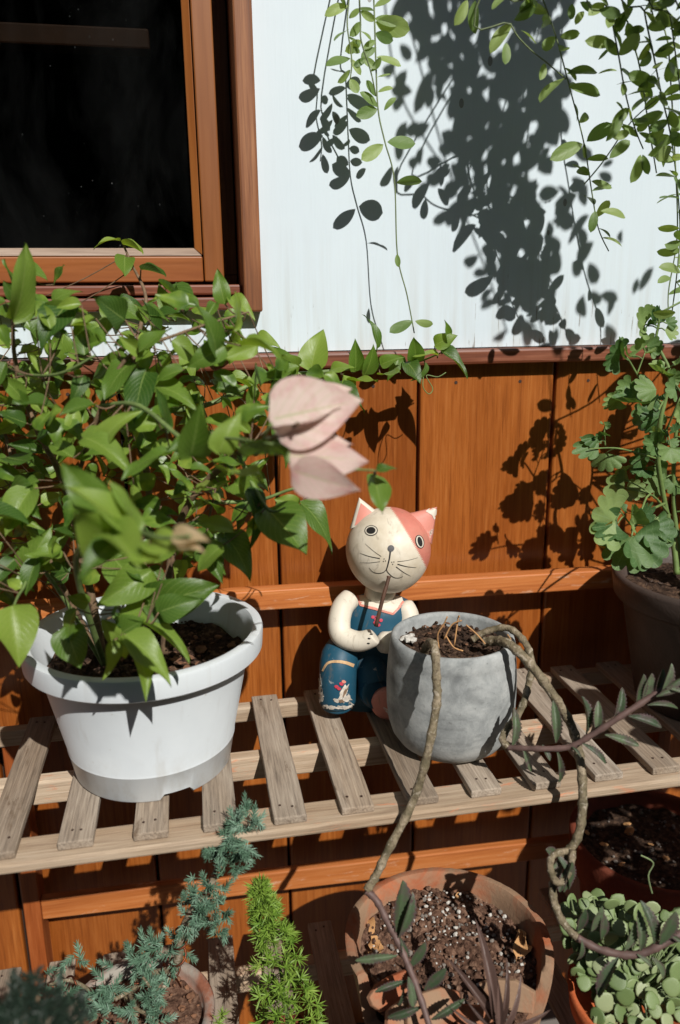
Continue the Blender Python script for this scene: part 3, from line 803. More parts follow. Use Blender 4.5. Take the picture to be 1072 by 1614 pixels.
# the leaves that read one by one in the photograph
for a in (
    (190, 380, 150, 367, 1.02, 1.0, .8, UPV), (193, 385, 227, 392, 1.02, 1.0, .8, UPV), (197, 404, 196, 428, 1.02, .99, 1.1, CAMV), (222, 425, 262, 427, 1.0, .98, .9, UPV),
    (20, 505, 66, 410, .84, .80, .8, BACK), (30, 470, 0, 412, .88, .86, 1.0, UPV), (35, 425, 68, 418, .9, .88, 1.0, UPV), (25, 470, 8, 450, .86, .84, 1.2, CAMV),
    (198, 505, 146, 470, .86, .82, 1.25, CAMV), (172, 500, 162, 524, .86, .85, 1.5, CAMV), (108, 480, 62, 510, .85, .80, 1.2, UPV), (60, 500, 136, 480, .85, .84, .8, UPV),
    (100, 520, 70, 500, .85, .82, 1.5, CAMV), (270, 490, 250, 450, .95, .93, 1.3, CAMV), (262, 455, 298, 480, .95, .9, 1.2, UPV), (355, 480, 338, 424, .92, .9, .85, CAMV),
    (360, 470, 405, 483, .92, .9, .8, UPV), (240, 500, 285, 485, .92, .9, 1.1, UPV), (245, 530, 232, 470, .9, .88, .7, BACK),
    (340, 560, 345, 490, .82, .78, .9, BACK), (380, 545, 440, 532, .80, .76, .8, UPV), (355, 545, 300, 575, .82, .8, 1.0, CAMV), (368, 520, 392, 470, .82, .8, .9, BACK),
    (225, 560, 188, 528, .84, .82, 1.1, CAMV), (230, 585, 205, 640, .84, .8, 1.1, UPV), (210, 570, 155, 600, .85, .81, 1.2, UPV), (240, 610, 295, 600, .86, .82, 1.0, UPV),
    (150, 640, 95, 635, .82, .78, .8, UPV), (90, 640, 20, 640, .86, .82, 1.1, UPV), (60, 600, 10, 615, .9, .86, 1.0, UPV), (260, 680, 275, 625, .8, .77, .8, BACK),
    (160, 700, 185, 640, .8, .77, .9, CAMV), (130, 690, 200, 700, .8, .76, .8, UPV), (270, 715, 190, 718, .78, .74, .9, UPV), (300, 720, 320, 640, .74, .70, 1.1, CAMV),
    (345, 715, 368, 655, .72, .70, 1.2, CAMV), (385, 720, 460, 705, .70, .66, 1.0, UPV), (350, 740, 410, 760, .76, .72, 1.1, UPV), (325, 690, 280, 690, .76, .72, 1.0, CAMV),
    (195, 870, 115, 800, .66, .60, 1.1, CAMV), (205, 850, 160, 745, .64, .60, .9, BACK), (190, 850, 130, 880, .64, .6, 1.0, UPV), (230, 860, 290, 835, .6, .57, .9, UPV),
    (215, 840, 205, 755, .64, .62, .8, BACK), (170, 815, 95, 725, .66, .63, .9, CAMV), (210, 870, 250, 880, .6, .58, 1.0, UPV), (175, 840, 215, 880, .63, .58, 1.1, CAMV),
    (20, 770, 55, 812, .88, .84, 1.3, CAMV), (50, 770, 0, 830, .86, .82, 1.2, CAMV), (10, 720, 55, 735, .9, .86, 1.0, UPV), (40, 900, 65, 850, .88, .85, 1.2, CAMV),
    (60, 880, 30, 935, .86, .84, 1.0, UPV), (100, 870, 40, 880, .86, .84, 1.0, UPV), (240, 900, 155, 950, .84, .80, 1.2, CAMV), (180, 880, 230, 940, .86, .82, 1.1, CAMV),
    (370, 760, 415, 805, .86, .83, 1.1, UPV), (420, 800, 485, 865, .84, .80, 1.3, CAMV), (470, 790, 548, 842, .92, .9, .75, BACK), (430, 810, 480, 800, .86, .84, 1.1, UPV),
    (350, 840, 408, 890, .86, .83, 1.0, UPV), (320, 860, 345, 910, .86, .83, 1.1, CAMV), (300, 870, 350, 880, .88, .84, 1.0, UPV), (390, 770, 435, 840, .84, .82, 1.0, UPV),
    (195, 990, 185, 962, .82, .82, 1.3, CAMV), (188, 1000, 222, 978, .82, .80, 1.6, CAMV), (185, 1005, 165, 985, .82, .8, 1.2, CAMV), (190, 1005, 195, 1035, .82, .8, 1.5, CAMV),
    (195, 1000, 260, 1048, .82, .78, 1.0, UPV), (195, 1000, 280, 1045, .80, .77, .7, BACK), (178, 1010, 172, 1070, .8, .78, .9, BACK), (105, 990, 118, 1040, .82, .79, 1.5, CAMV),
    (120, 960, 90, 1000, .83, .8, 1.2, UPV), (140, 950, 112, 945, .84, .82, 1.2, CAMV), (20, 955, 30, 1043, .80, .77, 1.4, CAMV), (190, 968, 305, 1000, .84, .80, .8, UPV),
    (230, 955, 320, 930, .84, .8, 1.0, CAMV), (250, 965, 300, 945, .82, .8, 1.3, CAMV),
    # long shoot to the right
    (455, 575, 432, 545, 1.03, 1.01, 1.1, CAMV), (490, 585, 500, 515, 1.04, 1.02, 1.3, CAMV), (470, 590, 440, 560, 1.04, 1.0, 1.1, CAMV), (520, 585, 552, 565, 1.05, 1.03, .9, UPV),
    (560, 585, 565, 540, 1.06, 1.03, 1.0, CAMV), (575, 590, 597, 552, 1.06, 1.03, 1.1, CAMV), (593, 552, 600, 497, 1.08, 1.06, .75, BACK), (600, 575, 632, 560, 1.07, 1.05, 1.1, CAMV),
    (600, 590, 632, 592, 1.06, 1.03, 1.2, CAMV), (655, 570, 655, 535, 1.08, 1.05, 1.2, CAMV), (640, 570, 665, 588, 1.08, 1.05, 1.0, CAMV), (670, 572, 672, 600, 1.08, 1.06, .9, BACK),
    (685, 545, 715, 525, 1.08, 1.06, 1.2, CAMV), (695, 552, 745, 582, 1.08, 1.06, .8, UPV), (702, 540, 712, 507, 1.08, 1.06, .9, BACK), (545, 600, 595, 605, 1.05, 1.03, .9, UPV),
    (540, 590, 570, 640, 1.04, 1.02, .7, BACK), (530, 600, 580, 640, 1.03, 1.0, .6, UPV), (430, 590, 395, 610, 1.02, .98, 1.0, UPV), (500, 600, 470, 630, 1.02, .98, .9, UPV),
    (630, 560, 620, 590, 1.08, 1.06, 1.0, CAMV), (690, 560, 655, 545, 1.08, 1.06, .8, UPV),
    # below the bracts
    (590, 745, 600, 812, .78, .76, 1.0, CAMV), (592, 742, 620, 728, .76, .75, .8, UPV), (470, 795, 440, 790, .92, .9, 1.2, CAMV), (530, 640, 552, 628, .98, .96, .9, UPV)):
    bl(*a)
# filler leaves spread through the crown
mask = [(0, 470), (60, 440), (150, 470), (260, 470), (360, 470), (420, 540), (520, 560), (530, 600), (450, 650), (400, 760), (440, 830), (340, 880), (230, 900), (60, 930), (0, 950), (-40, 700)]
def inside(p, poly):
    x, y = p; c = False
    for i in range(len(poly)):
        (x1, y1), (x2, y2) = poly[i], poly[i - 1]
        if (y1 > y) != (y2 > y) and x < (x2 - x1) * (y - y1) / (y2 - y1) + x1: c = not c
    return c
holes = [((190, 800), 34), ((160, 690), 26), ((350, 900), 40), ((150, 880), 26), ((140, 760), 22), ((330, 560), 0)]
small = MB(); placed = []
tries = 0
while len(placed) < 400 and tries < 6000:
    tries += 1
    u, v = R.uniform(-60, 540), R.uniform(430, 950)
    if not inside((u, v), mask): continue
    if any((u - hx) ** 2 + (v - hy) ** 2 < hr * hr for (hx, hy), hr in holes): continue
    if any((u - a) ** 2 + (v - b) ** 2 < 13 ** 2 for a, b in placed): continue
    placed.append((u, v))
    d = R.uniform(.82, 1.05)
    B = at(u, v, d)
    ang = R.uniform(0, 6.283)
    out = (RT * math.cos(ang) + UP * (math.sin(ang) * .7 - .15) - FW * R.uniform(-.2, .7)).normalized()
    L = R.uniform(.024, .046)
    if len(placed) > 190:
        L *= .85; hh = Vector((R.uniform(-.2, .5), -.6, .8)) + Vector((R.gauss(0, .3), R.gauss(0, .3), R.gauss(0, .3)))
        add_leaf_to(small, R.choice(BOUG), B, out, hh, L)
    else: leaf(boug, BOUG, B, B + out * L, hint=Vector((R.uniform(-.2, .5), -.6, .8)), wide=R.uniform(.72, 1.0), jit=.6)
    q = min(brs, key=lambda s: (s - B).length)
    if (q - B).length < .16 and len(placed) < 260:
        green.tube(spline([q, (q + B) / 2 + Vector((0, 0, -.003)), B], 3), .0007, 5)
# a thin bit of the bush that goes on past the left edge
for _ in range(26):
    B = at(R.uniform(-170, -20), R.uniform(480, 900), R.uniform(.8, 1.0))
    leaf(boug, BOUG, B, B + Vector((R.uniform(-1, 1), R.uniform(-1, .3), R.uniform(-.6, .6))).normalized() * .05)
    q = min(brs, key=lambda s: (s - B).length); green.tube([q, (q + B) / 2, B], .0007, 5)
green.build('twigs', M_BSTEM, boug, smooth=True)['kind'] = 'stuff'
small.build('small_leaves', M_BOUGS, boug, smooth=True)['kind'] = 'stuff'
# young leaves at the shoot tips
for (u, v, d) in ((318, 765, .82), (322, 790, .82), (335, 780, .82), (312, 775, .82), (428, 592, 1.02), (500, 588, 1.05)):
    for q in range(2):
        leafpx(boug, BUDS, u, v, u + R.uniform(-22, 22), v + R.uniform(-22, 14), d, d - .01)
leafpx(boug, FADED, 272, 845, 328, 848, .57, .56, name='faded_bract', wide=.9, hint=CAMV)
leafpx(boug, FADED, 280, 858, 322, 865, .57, .56, name='faded_bract', wide=.8, hint=UPV)
# the two pale bract clusters
for (bu, bv, tu, tv, db, dt, mi, wd, h) in (
    (424, 662, 575, 627, .66, .66, 0, 1.1, Vector((-.15, -.9, .35))), (436, 628, 556, 603, .675, .68, 1, .80, Vector((.1, -.6, .7))), (430, 676, 545, 655, .65, .66, 2, .5, Vector((0, -.5, -.8))),
    (452, 718, 584, 722, .66, .66, 1, .90, Vector((.0, -.8, .5))), (458, 740, 570, 778, .65, .65, 0, .85, Vector((-.2, -.9, -.1))), (470, 700, 560, 690, .675, .68, 2, .7, Vector((.1, -.4, .8)))):
    o = leafpx(boug, BRACT[mi], bu, bv, tu, tv, db, dt, name='bract', wide=wd, hint=h, jit=.05)
    o['label'] = 'papery pale pink bract'
MB().tube(spline([at(425, 690, .70), at(415, 690, .67), at(428, 668, .655)], 4), .0014, 6).build('flower_stalk', M_GSTEM, boug, smooth=True)
MB().tube(spline([at(470, 700, .69), at(455, 715, .66), at(455, 730, .655)], 4), .0014, 6).build('flower_stalk', M_GSTEM, boug, smooth=True)
# curling tendril by the wainscot cap
MB().tube(spline([at(668, 590, 1.08), at(667, 610, 1.07), at(676, 621, 1.06), at(682, 612, 1.07), at(672, 592, 1.08), at(690, 594, 1.08), at(703, 587, 1.08)], 6), .0007, 5).build('tendril', M_GSTEM, boug, smooth=True)

# ------------------------------------------------------------------ trailing vines
Tv = .074
vleft = thing('trailing_vine', at(570, -250, 1.05), 'thin green vine strands hanging left of the big leaf shadow on the white wall', 'vine', 'trailing vines')
def strand(root, pts, mb, r=.0011, n=6):
    P = spline(pts, n); MB().tube(P, taper(len(P), r, r * .75, .1), 6).build('strand', M_VSTEM, root, smooth=True); return P
z2 = lambda x, y: (450 + x * .5802, y * .5802)
YV = WALL - Tv
vs_ = MB()
def vy(x, y, yy): u, v = z2(x, y); return aty(u, v, yy)
top = Vector(vleft.location)
strand(vleft, [top, vy(176, -120, YV - .02), vy(172, 0, YV - .015), vy(168, 70, YV - .015), vy(180, 160, YV - .012), vy(176, 215, YV - .012)], vs_)
strand(vleft, [top, vy(232, -120, YV), vy(240, 0, YV), vy(246, 180, YV), vy(252, 300, YV), vy(270, 385, YV), vy(296, 490, YV), vy(304, 690, YV + .004), vy(330, 800, YV + .006), vy(350, 905, YV + .012)], vs_)
strand(vleft, [top, vy(200, -80, YV - .02), vy(204, 60, YV - .02), vy(206, 112, YV - .02), vy(232, 195, YV - .015), vy(246, 262, YV - .01)], vs_)
def vl(root, x0, y0, x1, y1, yb, yt=None, **kw):
    (a, b), (c, d) = z2(x0, y0), z2(x1, y1)
    return leaf(root, VINE, aty(a, b, yb), aty(a + (c - a) * 1.06, b + (d - b) * 1.06, yt if yt is not None else yb - .008), **kw)
CV = Vector((.1, -.8, .5))
for (a, b, c, d) in ((170, 15, 112, 30), (165, 25, 145, -25), (172, 50, 200, 25), (178, 158, 112, 166), (205, 155, 245, 182), (176, 160, 205, 196), (170, 100, 205, 118),
                     (243, 50, 305, 62), (248, 155, 314, 168), (244, 60, 334, 80), (246, 110, 215, 128), (250, 296, 198, 312), (252, 292, 210, 246), (268, 300, 296, 262), (276, 386, 350, 388),
                     (266, 393, 210, 432), (300, 497, 368, 486), (303, 690, 306, 722), (345, 872, 286, 900), (352, 872, 400, 884), (240, 20, 290, -10), (206, 60, 180, 95), (246, 262, 222, 220),
                     (232, 195, 262, 160), (204, 30, 240, 55), (172, -10, 130, -40), (240, -20, 205, -50), (176, 214, 196, 250), (244, 90, 290, 110), (247, 130, 210, 150), (249, 210, 285, 200), (172, 80, 130, 100), (176, 190, 150, 225), (206, 110, 170, 140), (220, 160, 190, 175), (240, 30, 200, 20), (251, 250, 290, 235), (205, 85, 235, 100), (175, 130, 200, 140)):
    vl(vleft, a, b, c, d, YV - .005 * (a < 235), None, hint=CV, jit=.9, wide=R.uniform(.85, 1.15))

hang = Vector((.64, .78, 2.16))
vright = thing('trailing_vine', hang, 'bushy green vine hanging at the top right, casting the big shadow on the white wall', 'vine', 'trailing vines')
vs_ = MB(); YR = WALL - .155
c1 = strand(vright, [hang, vy(640, -160, YR - .05), vy(700, 0, YR), vy(735, 100, YR), vy(770, 230, YR), vy(810, 385, YR + .005), vy(832, 520, YR + .01), vy(850, 620, YR + .02), vy(878, 682, YR + .03)], vs_)
c2 = strand(vright, [hang, vy(560, -80, YR - .03), vy(612, 66, YR - .02), vy(655, 125, YR - .015), vy(712, 172, YR - .005), vy(762, 215, YR)], vs_)
c3 = strand(vright, [hang, vy(860, -160, YR - .08), vy(885, 40, YR - .05), vy(905, 150, YR - .05), vy(925, 260, YR - .045), vy(950, 350, YR - .04), vy(972, 405, YR - .04)], vs_)
c4 = strand(vright, [hang, vy(950, -160, YR - .08), vy(975, 30, YR - .05), vy(1000, 150, YR - .05), vy(1022, 260, YR - .045), vy(1045, 360, YR - .04), vy(1062, 480, YR - .03), vy(1072, 620, YR - .02), vy(1066, 720, YR - .02), vy(1050, 850, YR - .01)], vs_)
c5 = strand(vright, [vy(812, 500, YR), vy(862, 440, YR - .01), vy(940, 330, YR - .03), vy(1010, 270, YR - .045)], vs_, .0009)
c6 = strand(vright, [hang, vy(1020, -160, YR - .09), vy(1045, 40, YR - .06), vy(1060, 150, YR - .06), vy(1080, 300, YR - .05)], vs_)
c7 = strand(vright, [hang, vy(1090, -160, YR - .10), vy(1110, 40, YR - .08), vy(1120, 220, YR - .08), vy(1100, 420, YR - .06)], vs_)
c9 = strand(vright, [hang, vy(905, -160, YR - .06), vy(930, 60, YR - .03), vy(962, 180, YR - .03), vy(985, 330, YR - .02), vy(1008, 470, YR - .01)], vs_)
c10 = strand(vright, [hang, vy(1020, -160, YR), vy(1040, 120, YR), vy(1058, 420, YR + .01), vy(1064, 640, YR + .03), vy(1040, 800, YR + .04), vy(1046, 900, YR + .04)], vs_)
for (a, b, c, d) in ((615, 62, 556, 122), (620, 55, 690, 12), (600, 115, 602, 168), (640, 82, 686, 112), (495, 0, 470, 60), (515, 0, 505, 80), (760, 210, 688, 262), (705, 172, 696, 212),
                     (765, 200, 850, 178), (770, 235, 858, 250), (808, 390, 728, 425), (818, 385, 886, 336), (828, 476, 788, 452), (830, 492, 886, 508), (842, 572, 832, 624), (856, 573, 930, 578),
                     (850, 200, 900, 185), (880, 430, 935, 380), (870, 385, 920, 315), (905, 150, 870, 110), (890, 120, 828, 108), (895, 100, 905, 45), (920, 95, 975, 70), (905, 90, 925, 40),
                     (920, 310, 905, 275), (930, 290, 945, 330), (965, 420, 952, 490), (970, 420, 985, 470), (945, 340, 1020, 310), (960, 360, 1015, 390), (935, 360, 900, 370), (1010, 260, 940, 275),
                     (1005, 235, 940, 200), (1015, 190, 1050, 178), (1000, 160, 985, 95), (1005, 110, 1050, 100), (1025, 260, 1075, 230), (1030, 270, 1080, 260), (1030, 350, 990, 380), (1045, 370, 1000, 425),
                     (1050, 400, 1010, 430), (1070, 540, 1020, 528), (1075, 740, 1030, 715), (1060, 850, 1010, 860), (780, 10, 775, 50), (800, 5, 840, 30), (810, 30, 790, 55), (680, 0, 640, 25),
                     (1060, 60, 1010, 45), (1060, 30, 1090, -10), (990, 40, 1000, -10), (930, 20, 950, -30), (980, 20, 1040, 10), (1045, 300, 1060, 345), (880, 60, 930, 20), (880, 20, 850, -20),
                     (745, 100, 800, 90), (722, 60, 690, 70), (900, 230, 960, 215), (955, 250, 985, 225), (1055, 480, 1085, 520)):
    yy = YR - .045 if a > 840 else YR - .008
    vl(vright, a, b, c, d, yy, None, hint=CV, jit=1.0, wide=R.uniform(.85, 1.2))
for P in (c3, c4, c6, c7, c9, c10, c4, c6, c1):
    for p in P[8:-3:2]:
        d = Vector((R.uniform(-1, 1), R.uniform(-1, .4), R.uniform(-.8, .5))).normalized()
        leaf(vright, VINE, p, p + d * R.uniform(.020, .032), hint=CV, jit=1.0)
# dense mass higher up, out of the picture: its shadow is what falls on the wall
proto = [leaf_mesh('dense_leaf_mesh', M_VINE, obov, w, 5, 2, .15, d, 0, 0, 0, 70 + i) for i, (w, d) in enumerate(((.46, .15), (.42, .3)))]
mass = MB()
blob = [(630, -140), (655, 40), (660, 140), (700, 215), (735, 255), (790, 300), (840, 300), (870, 260), (885, 200), (885, 130), (890, 40), (900, -140)]
tail = [(690, 230), (740, 330), (780, 420), (830, 490), (870, 440), (880, 330), (890, 250)]
blob2 = [(640, -140), (640, 30), (720, 200), (760, 260), (860, 230), (880, 120), (890, -140)]
for _ in range(500):
    while True:
        u, v = R.uniform(560, 960), R.uniform(-150, 470)
        if inside((u, v), tail if _ % 9 == 0 else (blob if R.random() < .5 else blob2)): break
    p = wall_t(u, v, R.uniform(.36, .52))
    d = Vector((R.uniform(-1, 1), R.uniform(-1, 1), R.uniform(-1, .5)))
    add_leaf_to(mass, R.choice(proto), p, d, Vector((R.gauss(.2, .6), R.gauss(-.7, .6), R.gauss(.7, .6))), R.uniform(.032, .046))
tt = .42
def tv(v): return .42 + .13 * max(0, min(1.6, (v - 280) / 300))
for pts in ([(640, 20), (705, 261), (745, 370), (775, 450), (800, 525)], [(760, 200), (815, 400), (840, 470), (868, 580), (875, 680)],
            [(700, 0), (730, 200), (760, 300), (800, 420), (850, 530)], [(600, -60), (625, 130), (680, 235), (705, 261)]):
    P = spline([wall_t(u, v, tv(v)) for u, v in pts], 6); mass.tube([hang + Vector((0, 0, -.02))] + P, .0014, 5)
SH = Vector(-LD)
EXTRA = [(a + R.uniform(-8, 8), b + R.uniform(-8, 8), a + dx, b + dy) for a, b, dx, dy in ((360, 420, -30, 40), (300, 390, 20, 45), (400, 500, -45, 20), (445, 560, -40, 55), (480, 500, -50, 15), (520, 700, -40, 30), (560, 560, -30, 60), (600, 620, 30, 60), (540, 480, -20, 60), (640, 540, 50, 40), (660, 640, 20, 60), (610, 740, -35, 45), (670, 760, 30, 50), (700, 640, 45, 45), (740, 570, 40, 55), (770, 480, 45, 40), (790, 620, 30, 50), (820, 720, 25, 50), (640, 820, -30, 45), (700, 720, -10, 60), (560, 780, -35, 30), (780, 400, 50, 30), (520, 420, -50, 30), (455, 380, -40, 45), (390, 340, -45, 25), (330, 270, -45, 25))]
for (a, b, c, d) in tuple(EXTRA) + ((435, 470, 378, 505), (425, 440, 385, 440), (500, 585, 450, 665), (490, 560, 450, 600), (575, 650, 530, 705), (550, 745, 514, 738), (575, 820, 530, 825), (740, 670, 715, 775), (810, 800, 794, 878),
                     (745, 520, 690, 530), (788, 530, 730, 585), (826, 585, 765, 645), (838, 658, 788, 708), (738, 775, 700, 842), (672, 882, 622, 890), (598, 895, 565, 942), (738, 888, 724, 945), (880, 795, 892, 855),
                     (915, 625, 900, 668), (645, 868, 668, 935), (720, 400, 680, 455), (700, 590, 650, 665), (715, 600, 720, 660), (690, 690, 640, 745), (720, 690, 690, 740), (690, 830, 655, 850), (640, 760, 655, 835),
                     (600, 690, 575, 725), (620, 690, 640, 745), (560, 640, 600, 690), (590, 790, 612, 822), (590, 830, 598, 870), (830, 790, 855, 830), (855, 800, 900, 810), (780, 710, 800, 755), (870, 880, 892, 930),
                     (945, 800, 955, 765), (960, 790, 985, 740), (735, 620, 750, 600), (820, 500, 795, 570), (690, 500, 640, 560), (860, 450, 885, 440), (850, 470, 885, 490),
                     (470, 540, 440, 620), (640, 620, 680, 690), (650, 560, 700, 610), (600, 560, 620, 620), (540, 620, 590, 660), (300, 170, 260, 215), (330, 330, 300, 410), (375, 400, 350, 450), (420, 425, 388, 470), (345, 250, 290, 240), (330, 190, 300, 240), (360, 330, 330, 370), (450, 420, 420, 400), (310, 120, 340, 160)):
    (u0, v0), (u1, v1) = z2(a, b), z2(c, d)
    t_ = tv(v0) + R.uniform(-.02, .02)
    p, q = wall_t(u0, v0, t_), wall_t(u1, v1, t_)
    add_leaf_to(mass, R.choice(proto), p, q - p, SH + Vector((R.gauss(0, .3), R.gauss(0, .3), 0)), (q - p).length * 1.15)
# leaves whose shadows cross the cap rail and the planks
for (u0, v0, u1, v1) in ((880, 552, 850, 580), (892, 552, 885, 578)):
    p, q = wall_t(u0, v0, .62), wall_t(u1, v1, .62)
    add_leaf_to(mass, R.choice(proto), p, q - p, SH, (q - p).length * 1.15)
o = mass.build('foliage', M_VINE, vright, smooth=True); o['kind'] = 'stuff'
hp = MB().lathe(hang + Vector((0, 0, -.02)), [(0, 0), (.07, 0), (.075, .006), (.095, .12), (.10, .125), (.10, .14), (.092, .14), (.088, .11), (0, .11)], 48).build('hanging_pot', M_TERRA3, vright, smooth=True)
for k in range(3):
    th = 2.094 * k; MB().tube([hang + Vector((.097 * math.cos(th), .097 * math.sin(th), .12)), hang + Vector((0, 0, .44))], .0012, 5).build('hanger_wire', M_COPPER, vright)
# ------------------------------------------------------------------ scalloped-leaf plant in the brown pot
ger = thing('scalloped_leaf_plant', (BP[0], BP[1], ZS + .168), 'tall plant with scalloped green leaves in the brown pot at right', 'plant')
gz = lambda x, y: (860 + x * .2725, 480 + y * .2725)
gs = MB(); gbr = []
def gstem(pts, r0, r1):
    P = spline([aty(*gz(x, y), yy) for x, y, yy in pts], 6); gbr.extend(P)
    MB().tube(P, taper(len(P), r0, r1, .1), 7).build('stem', M_GERSTEM, ger, smooth=True)
gstem([(760, 1560, .97), (740, 1380, .98), (690, 1150, .99), (650, 900, .98), (660, 700, .97), (690, 560, .97), (720, 400, .97), (655, 250, .98), (640, 190, .98), (655, 90, .98), (612, 0, .98)], .0045, .0012)
gstem([(800, 1560, .98), (745, 1200, 1.0), (742, 900, 1.0), (760, 700, 1.0), (800, 500, 1.0), (780, 300, 1.0)], .004, .0015)
gstem([(640, 890, .98), (520, 855, .96), (400, 830, .95), (250, 835, .94)], .0016, .0008)
gstem([(345, 815, .95), (340, 730, .95), (345, 700, .95)], .0012, .0007)
gstem([(720, 1220, .99), (600, 1100, .95), (520, 1280, .9), (430, 1190, .88)], .0018, .0010)
gstem([(690, 1150, .99), (610, 1190, .92), (520, 1280, .9), (495, 1350, .89)], .0020, .0010)
gstem([(680, 580, .97), (560, 450, .97), (480, 320, .97), (440, 280, .97)], .0018, .0009)
gstem([(530, 400, .97), (575, 280, .97)], .0012, .0008)
gstem([(680, 560, .97), (640, 620, .95), (600, 560, .94)], .0014, .0008)
gstem([(660, 760, .97), (700, 720, .94), (760, 580, .92), (790, 520, .92)], .0018, .0010)
def gl(x0, y0, x1, y1, yy, wide=1.0, hint=None, ms=None, jit=.25):
    B = aty(*gz(x0, y0), yy); T = aty(*gz(x1, y1), yy - .004)
    L = (T - B).length / .55
    leaf(ger, ms or FANS, B, T, hint=hint or Vector((.15, -.85, .45)), wide=wide, jit=jit, length=L)
    q = min(gbr, key=lambda s: (s - B).length)
    if (q - B).length > .003: gs.tube(spline([q, (q + B) / 2 + Vector((0, 0, .002)), B], 3), .0009, 5)
FL = Vector((.2, -.4, .9)); DK = Vector((-.5, -.8, -.1))
for a in ((575, 118, 490, 70, .98), (590, 125, 580, 90, .98), (625, 105, 630, 80, .98), (640, 110, 612, 5, .98, .5), (700, 110, 760, 80, .97), (690, 150, 770, 170, .97),
          (440, 280, 400, 215, .97, 1.2, FL), (430, 290, 325, 285, .97, 1.0, DK), (470, 290, 455, 250, .97, 1.0, FL), (570, 250, 520, 200, .98, 1.3, DK), (590, 250, 670, 210, .98, 1.0, DK), (580, 280, 640, 270, .98, 1.0, FL), (500, 300, 535, 310, .98, 1.0, FL),
          (640, 490, 530, 500, .94, 1.0, CAMV), (560, 560, 400, 610, .95, .75, FL), (425, 545, 300, 580, .97, .45, DK), (500, 470, 405, 490, .97, .8, DK), (500, 470, 520, 445, .97, .8, FL), (690, 400, 590, 390, .95, .7, FL),
          (690, 370, 680, 320, .95, 1.2, FL), (750, 350, 790, 330, .95, 1.0, FL), (760, 490, 690, 500, .93, 1.0, CAMV), (720, 430, 770, 380, .94), (660, 530, 670, 560, .95, 1.0, CAMV),
          (655, 790, 600, 730, .95, .7, FL), (640, 810, 525, 800, .95, .6, CAMV), (700, 760, 670, 730, .94, .7, FL), (700, 800, 770, 770, .93, .8, FL), (725, 830, 715, 920, .92, 1.3, CAMV), (745, 740, 735, 690, .93, .8, CAMV),
          (310, 800, 150, 860, .95, .5, DK), (300, 770, 205, 765, .95, .5, FL), (345, 700, 320, 690, .95, .9, FL), (345, 700, 380, 690, .95, .8, DK), (330, 760, 280, 730, .95, .6, DK),
          (350, 860, 340, 970, .97, 1.2, DK), (470, 960, 380, 975, .99, .6, DK), (560, 950, 530, 1000, 1.0, 1.3, DK), (460, 1060, 330, 1080, .99, 1.1, DK), (470, 1070, 580, 1070, .99, .7, DK), (450, 1010, 400, 1030, .99, 1.0, DK),
          (520, 1275, 500, 1320, .9, .3, FL),
          (405, 1250, 225, 1200, .88, .95, CAMV), (415, 1270, 235, 1300, .88, .55, CAMV), (500, 1345, 400, 1535, .87, 1.0, CAMV), (510, 1345, 600, 1510, .875, .9, CAMV), (515, 1270, 455, 1140, .89, .35, CAMV), (470, 1200, 410, 1165, .89, .6, FL),
          (540, 1260, 620, 1140, .89, .5, CAMV), (600, 1260, 660, 1240, .89, .9, CAMV), (600, 1300, 690, 1400, .885, 1.1, CAMV), (610, 1300, 745, 1340, .885, .8, FL),
          (690, 640, 560, 690, .99, .9, DK), (700, 900, 610, 860, 1.0, 1.0, DK), (600, 900, 480, 900, 1.0, 1.0, DK), (700, 1000, 560, 1010, 1.0, .9, DK), (760, 1010, 700, 1080, 1.0, 1.0, DK),
          (780, 620, 720, 640, 1.0, 1.0, DK), (600, 640, 540, 740, 1.02, 1.0, DK)):
    gl(*a)
gl(395, 1300, 295, 1395, .885, .7, CAMV, FANY)
# the rest of the bush, past the right edge: it shades the pot and the shelf behind it
for _ in range(45):
    u = R.uniform(1095, 1420); v = R.uniform(380, 960)
    B = aty(u, v, R.uniform(.90, 1.05))
    if B.z < .93: continue
    T = B + Vector((R.uniform(-1, 1), R.uniform(-1, .3), R.uniform(-.6, .6))).normalized() * .03
    leaf(ger, FANS, B, T, length=R.uniform(.055, .085), hint=Vector((.3, -.8, .9)), jit=.6)
    q = min(gbr, key=lambda s: (s - B).length); gs.tube(spline([q, (q + B) / 2 + Vector((0, 0, -.01)), B], 3), .0014, 5)
sfm = MB(); sb = MB(); trunk = spline([(.92, .46, .0), (.90, .47, .4), (.86, .48, .75), (.84, .5, 1.1)], 6)
sb.tube(trunk, taper(len(trunk), .014, .005), 8)
for k in range(250):  # two leaf bands placed where they shade the right-hand pots
    if k % 2: c = Vector((R.uniform(.72, 1.05), R.uniform(.42, .56), R.uniform(1.02, 1.20)))
    else: c = Vector((R.uniform(.67, 1.0), R.uniform(.42, .56), R.uniform(.70, .93)))
    add_leaf_to(sfm, R.choice(BOUG), c, Vector((R.uniform(-1, 1), R.uniform(-1, 1), R.uniform(-.7, .4))), -LD + Vector((R.gauss(0, .5), R.gauss(0, .5), R.gauss(0, .5))), R.uniform(.055, .08))
    q = min(trunk, key=lambda s: (s - c).length); sb.tube([q, (q + c) / 2 + Vector((0, 0, .02)), c], .0012, 4)
sfm.build('foliage', M_BOUG, shr, smooth=True)['kind'] = 'stuff'
sb.build('branches', M_BSTEM, shr, smooth=True)
gs.build('leaf_stalks', M_GERSTEM, ger, smooth=True)['kind'] = 'stuff'

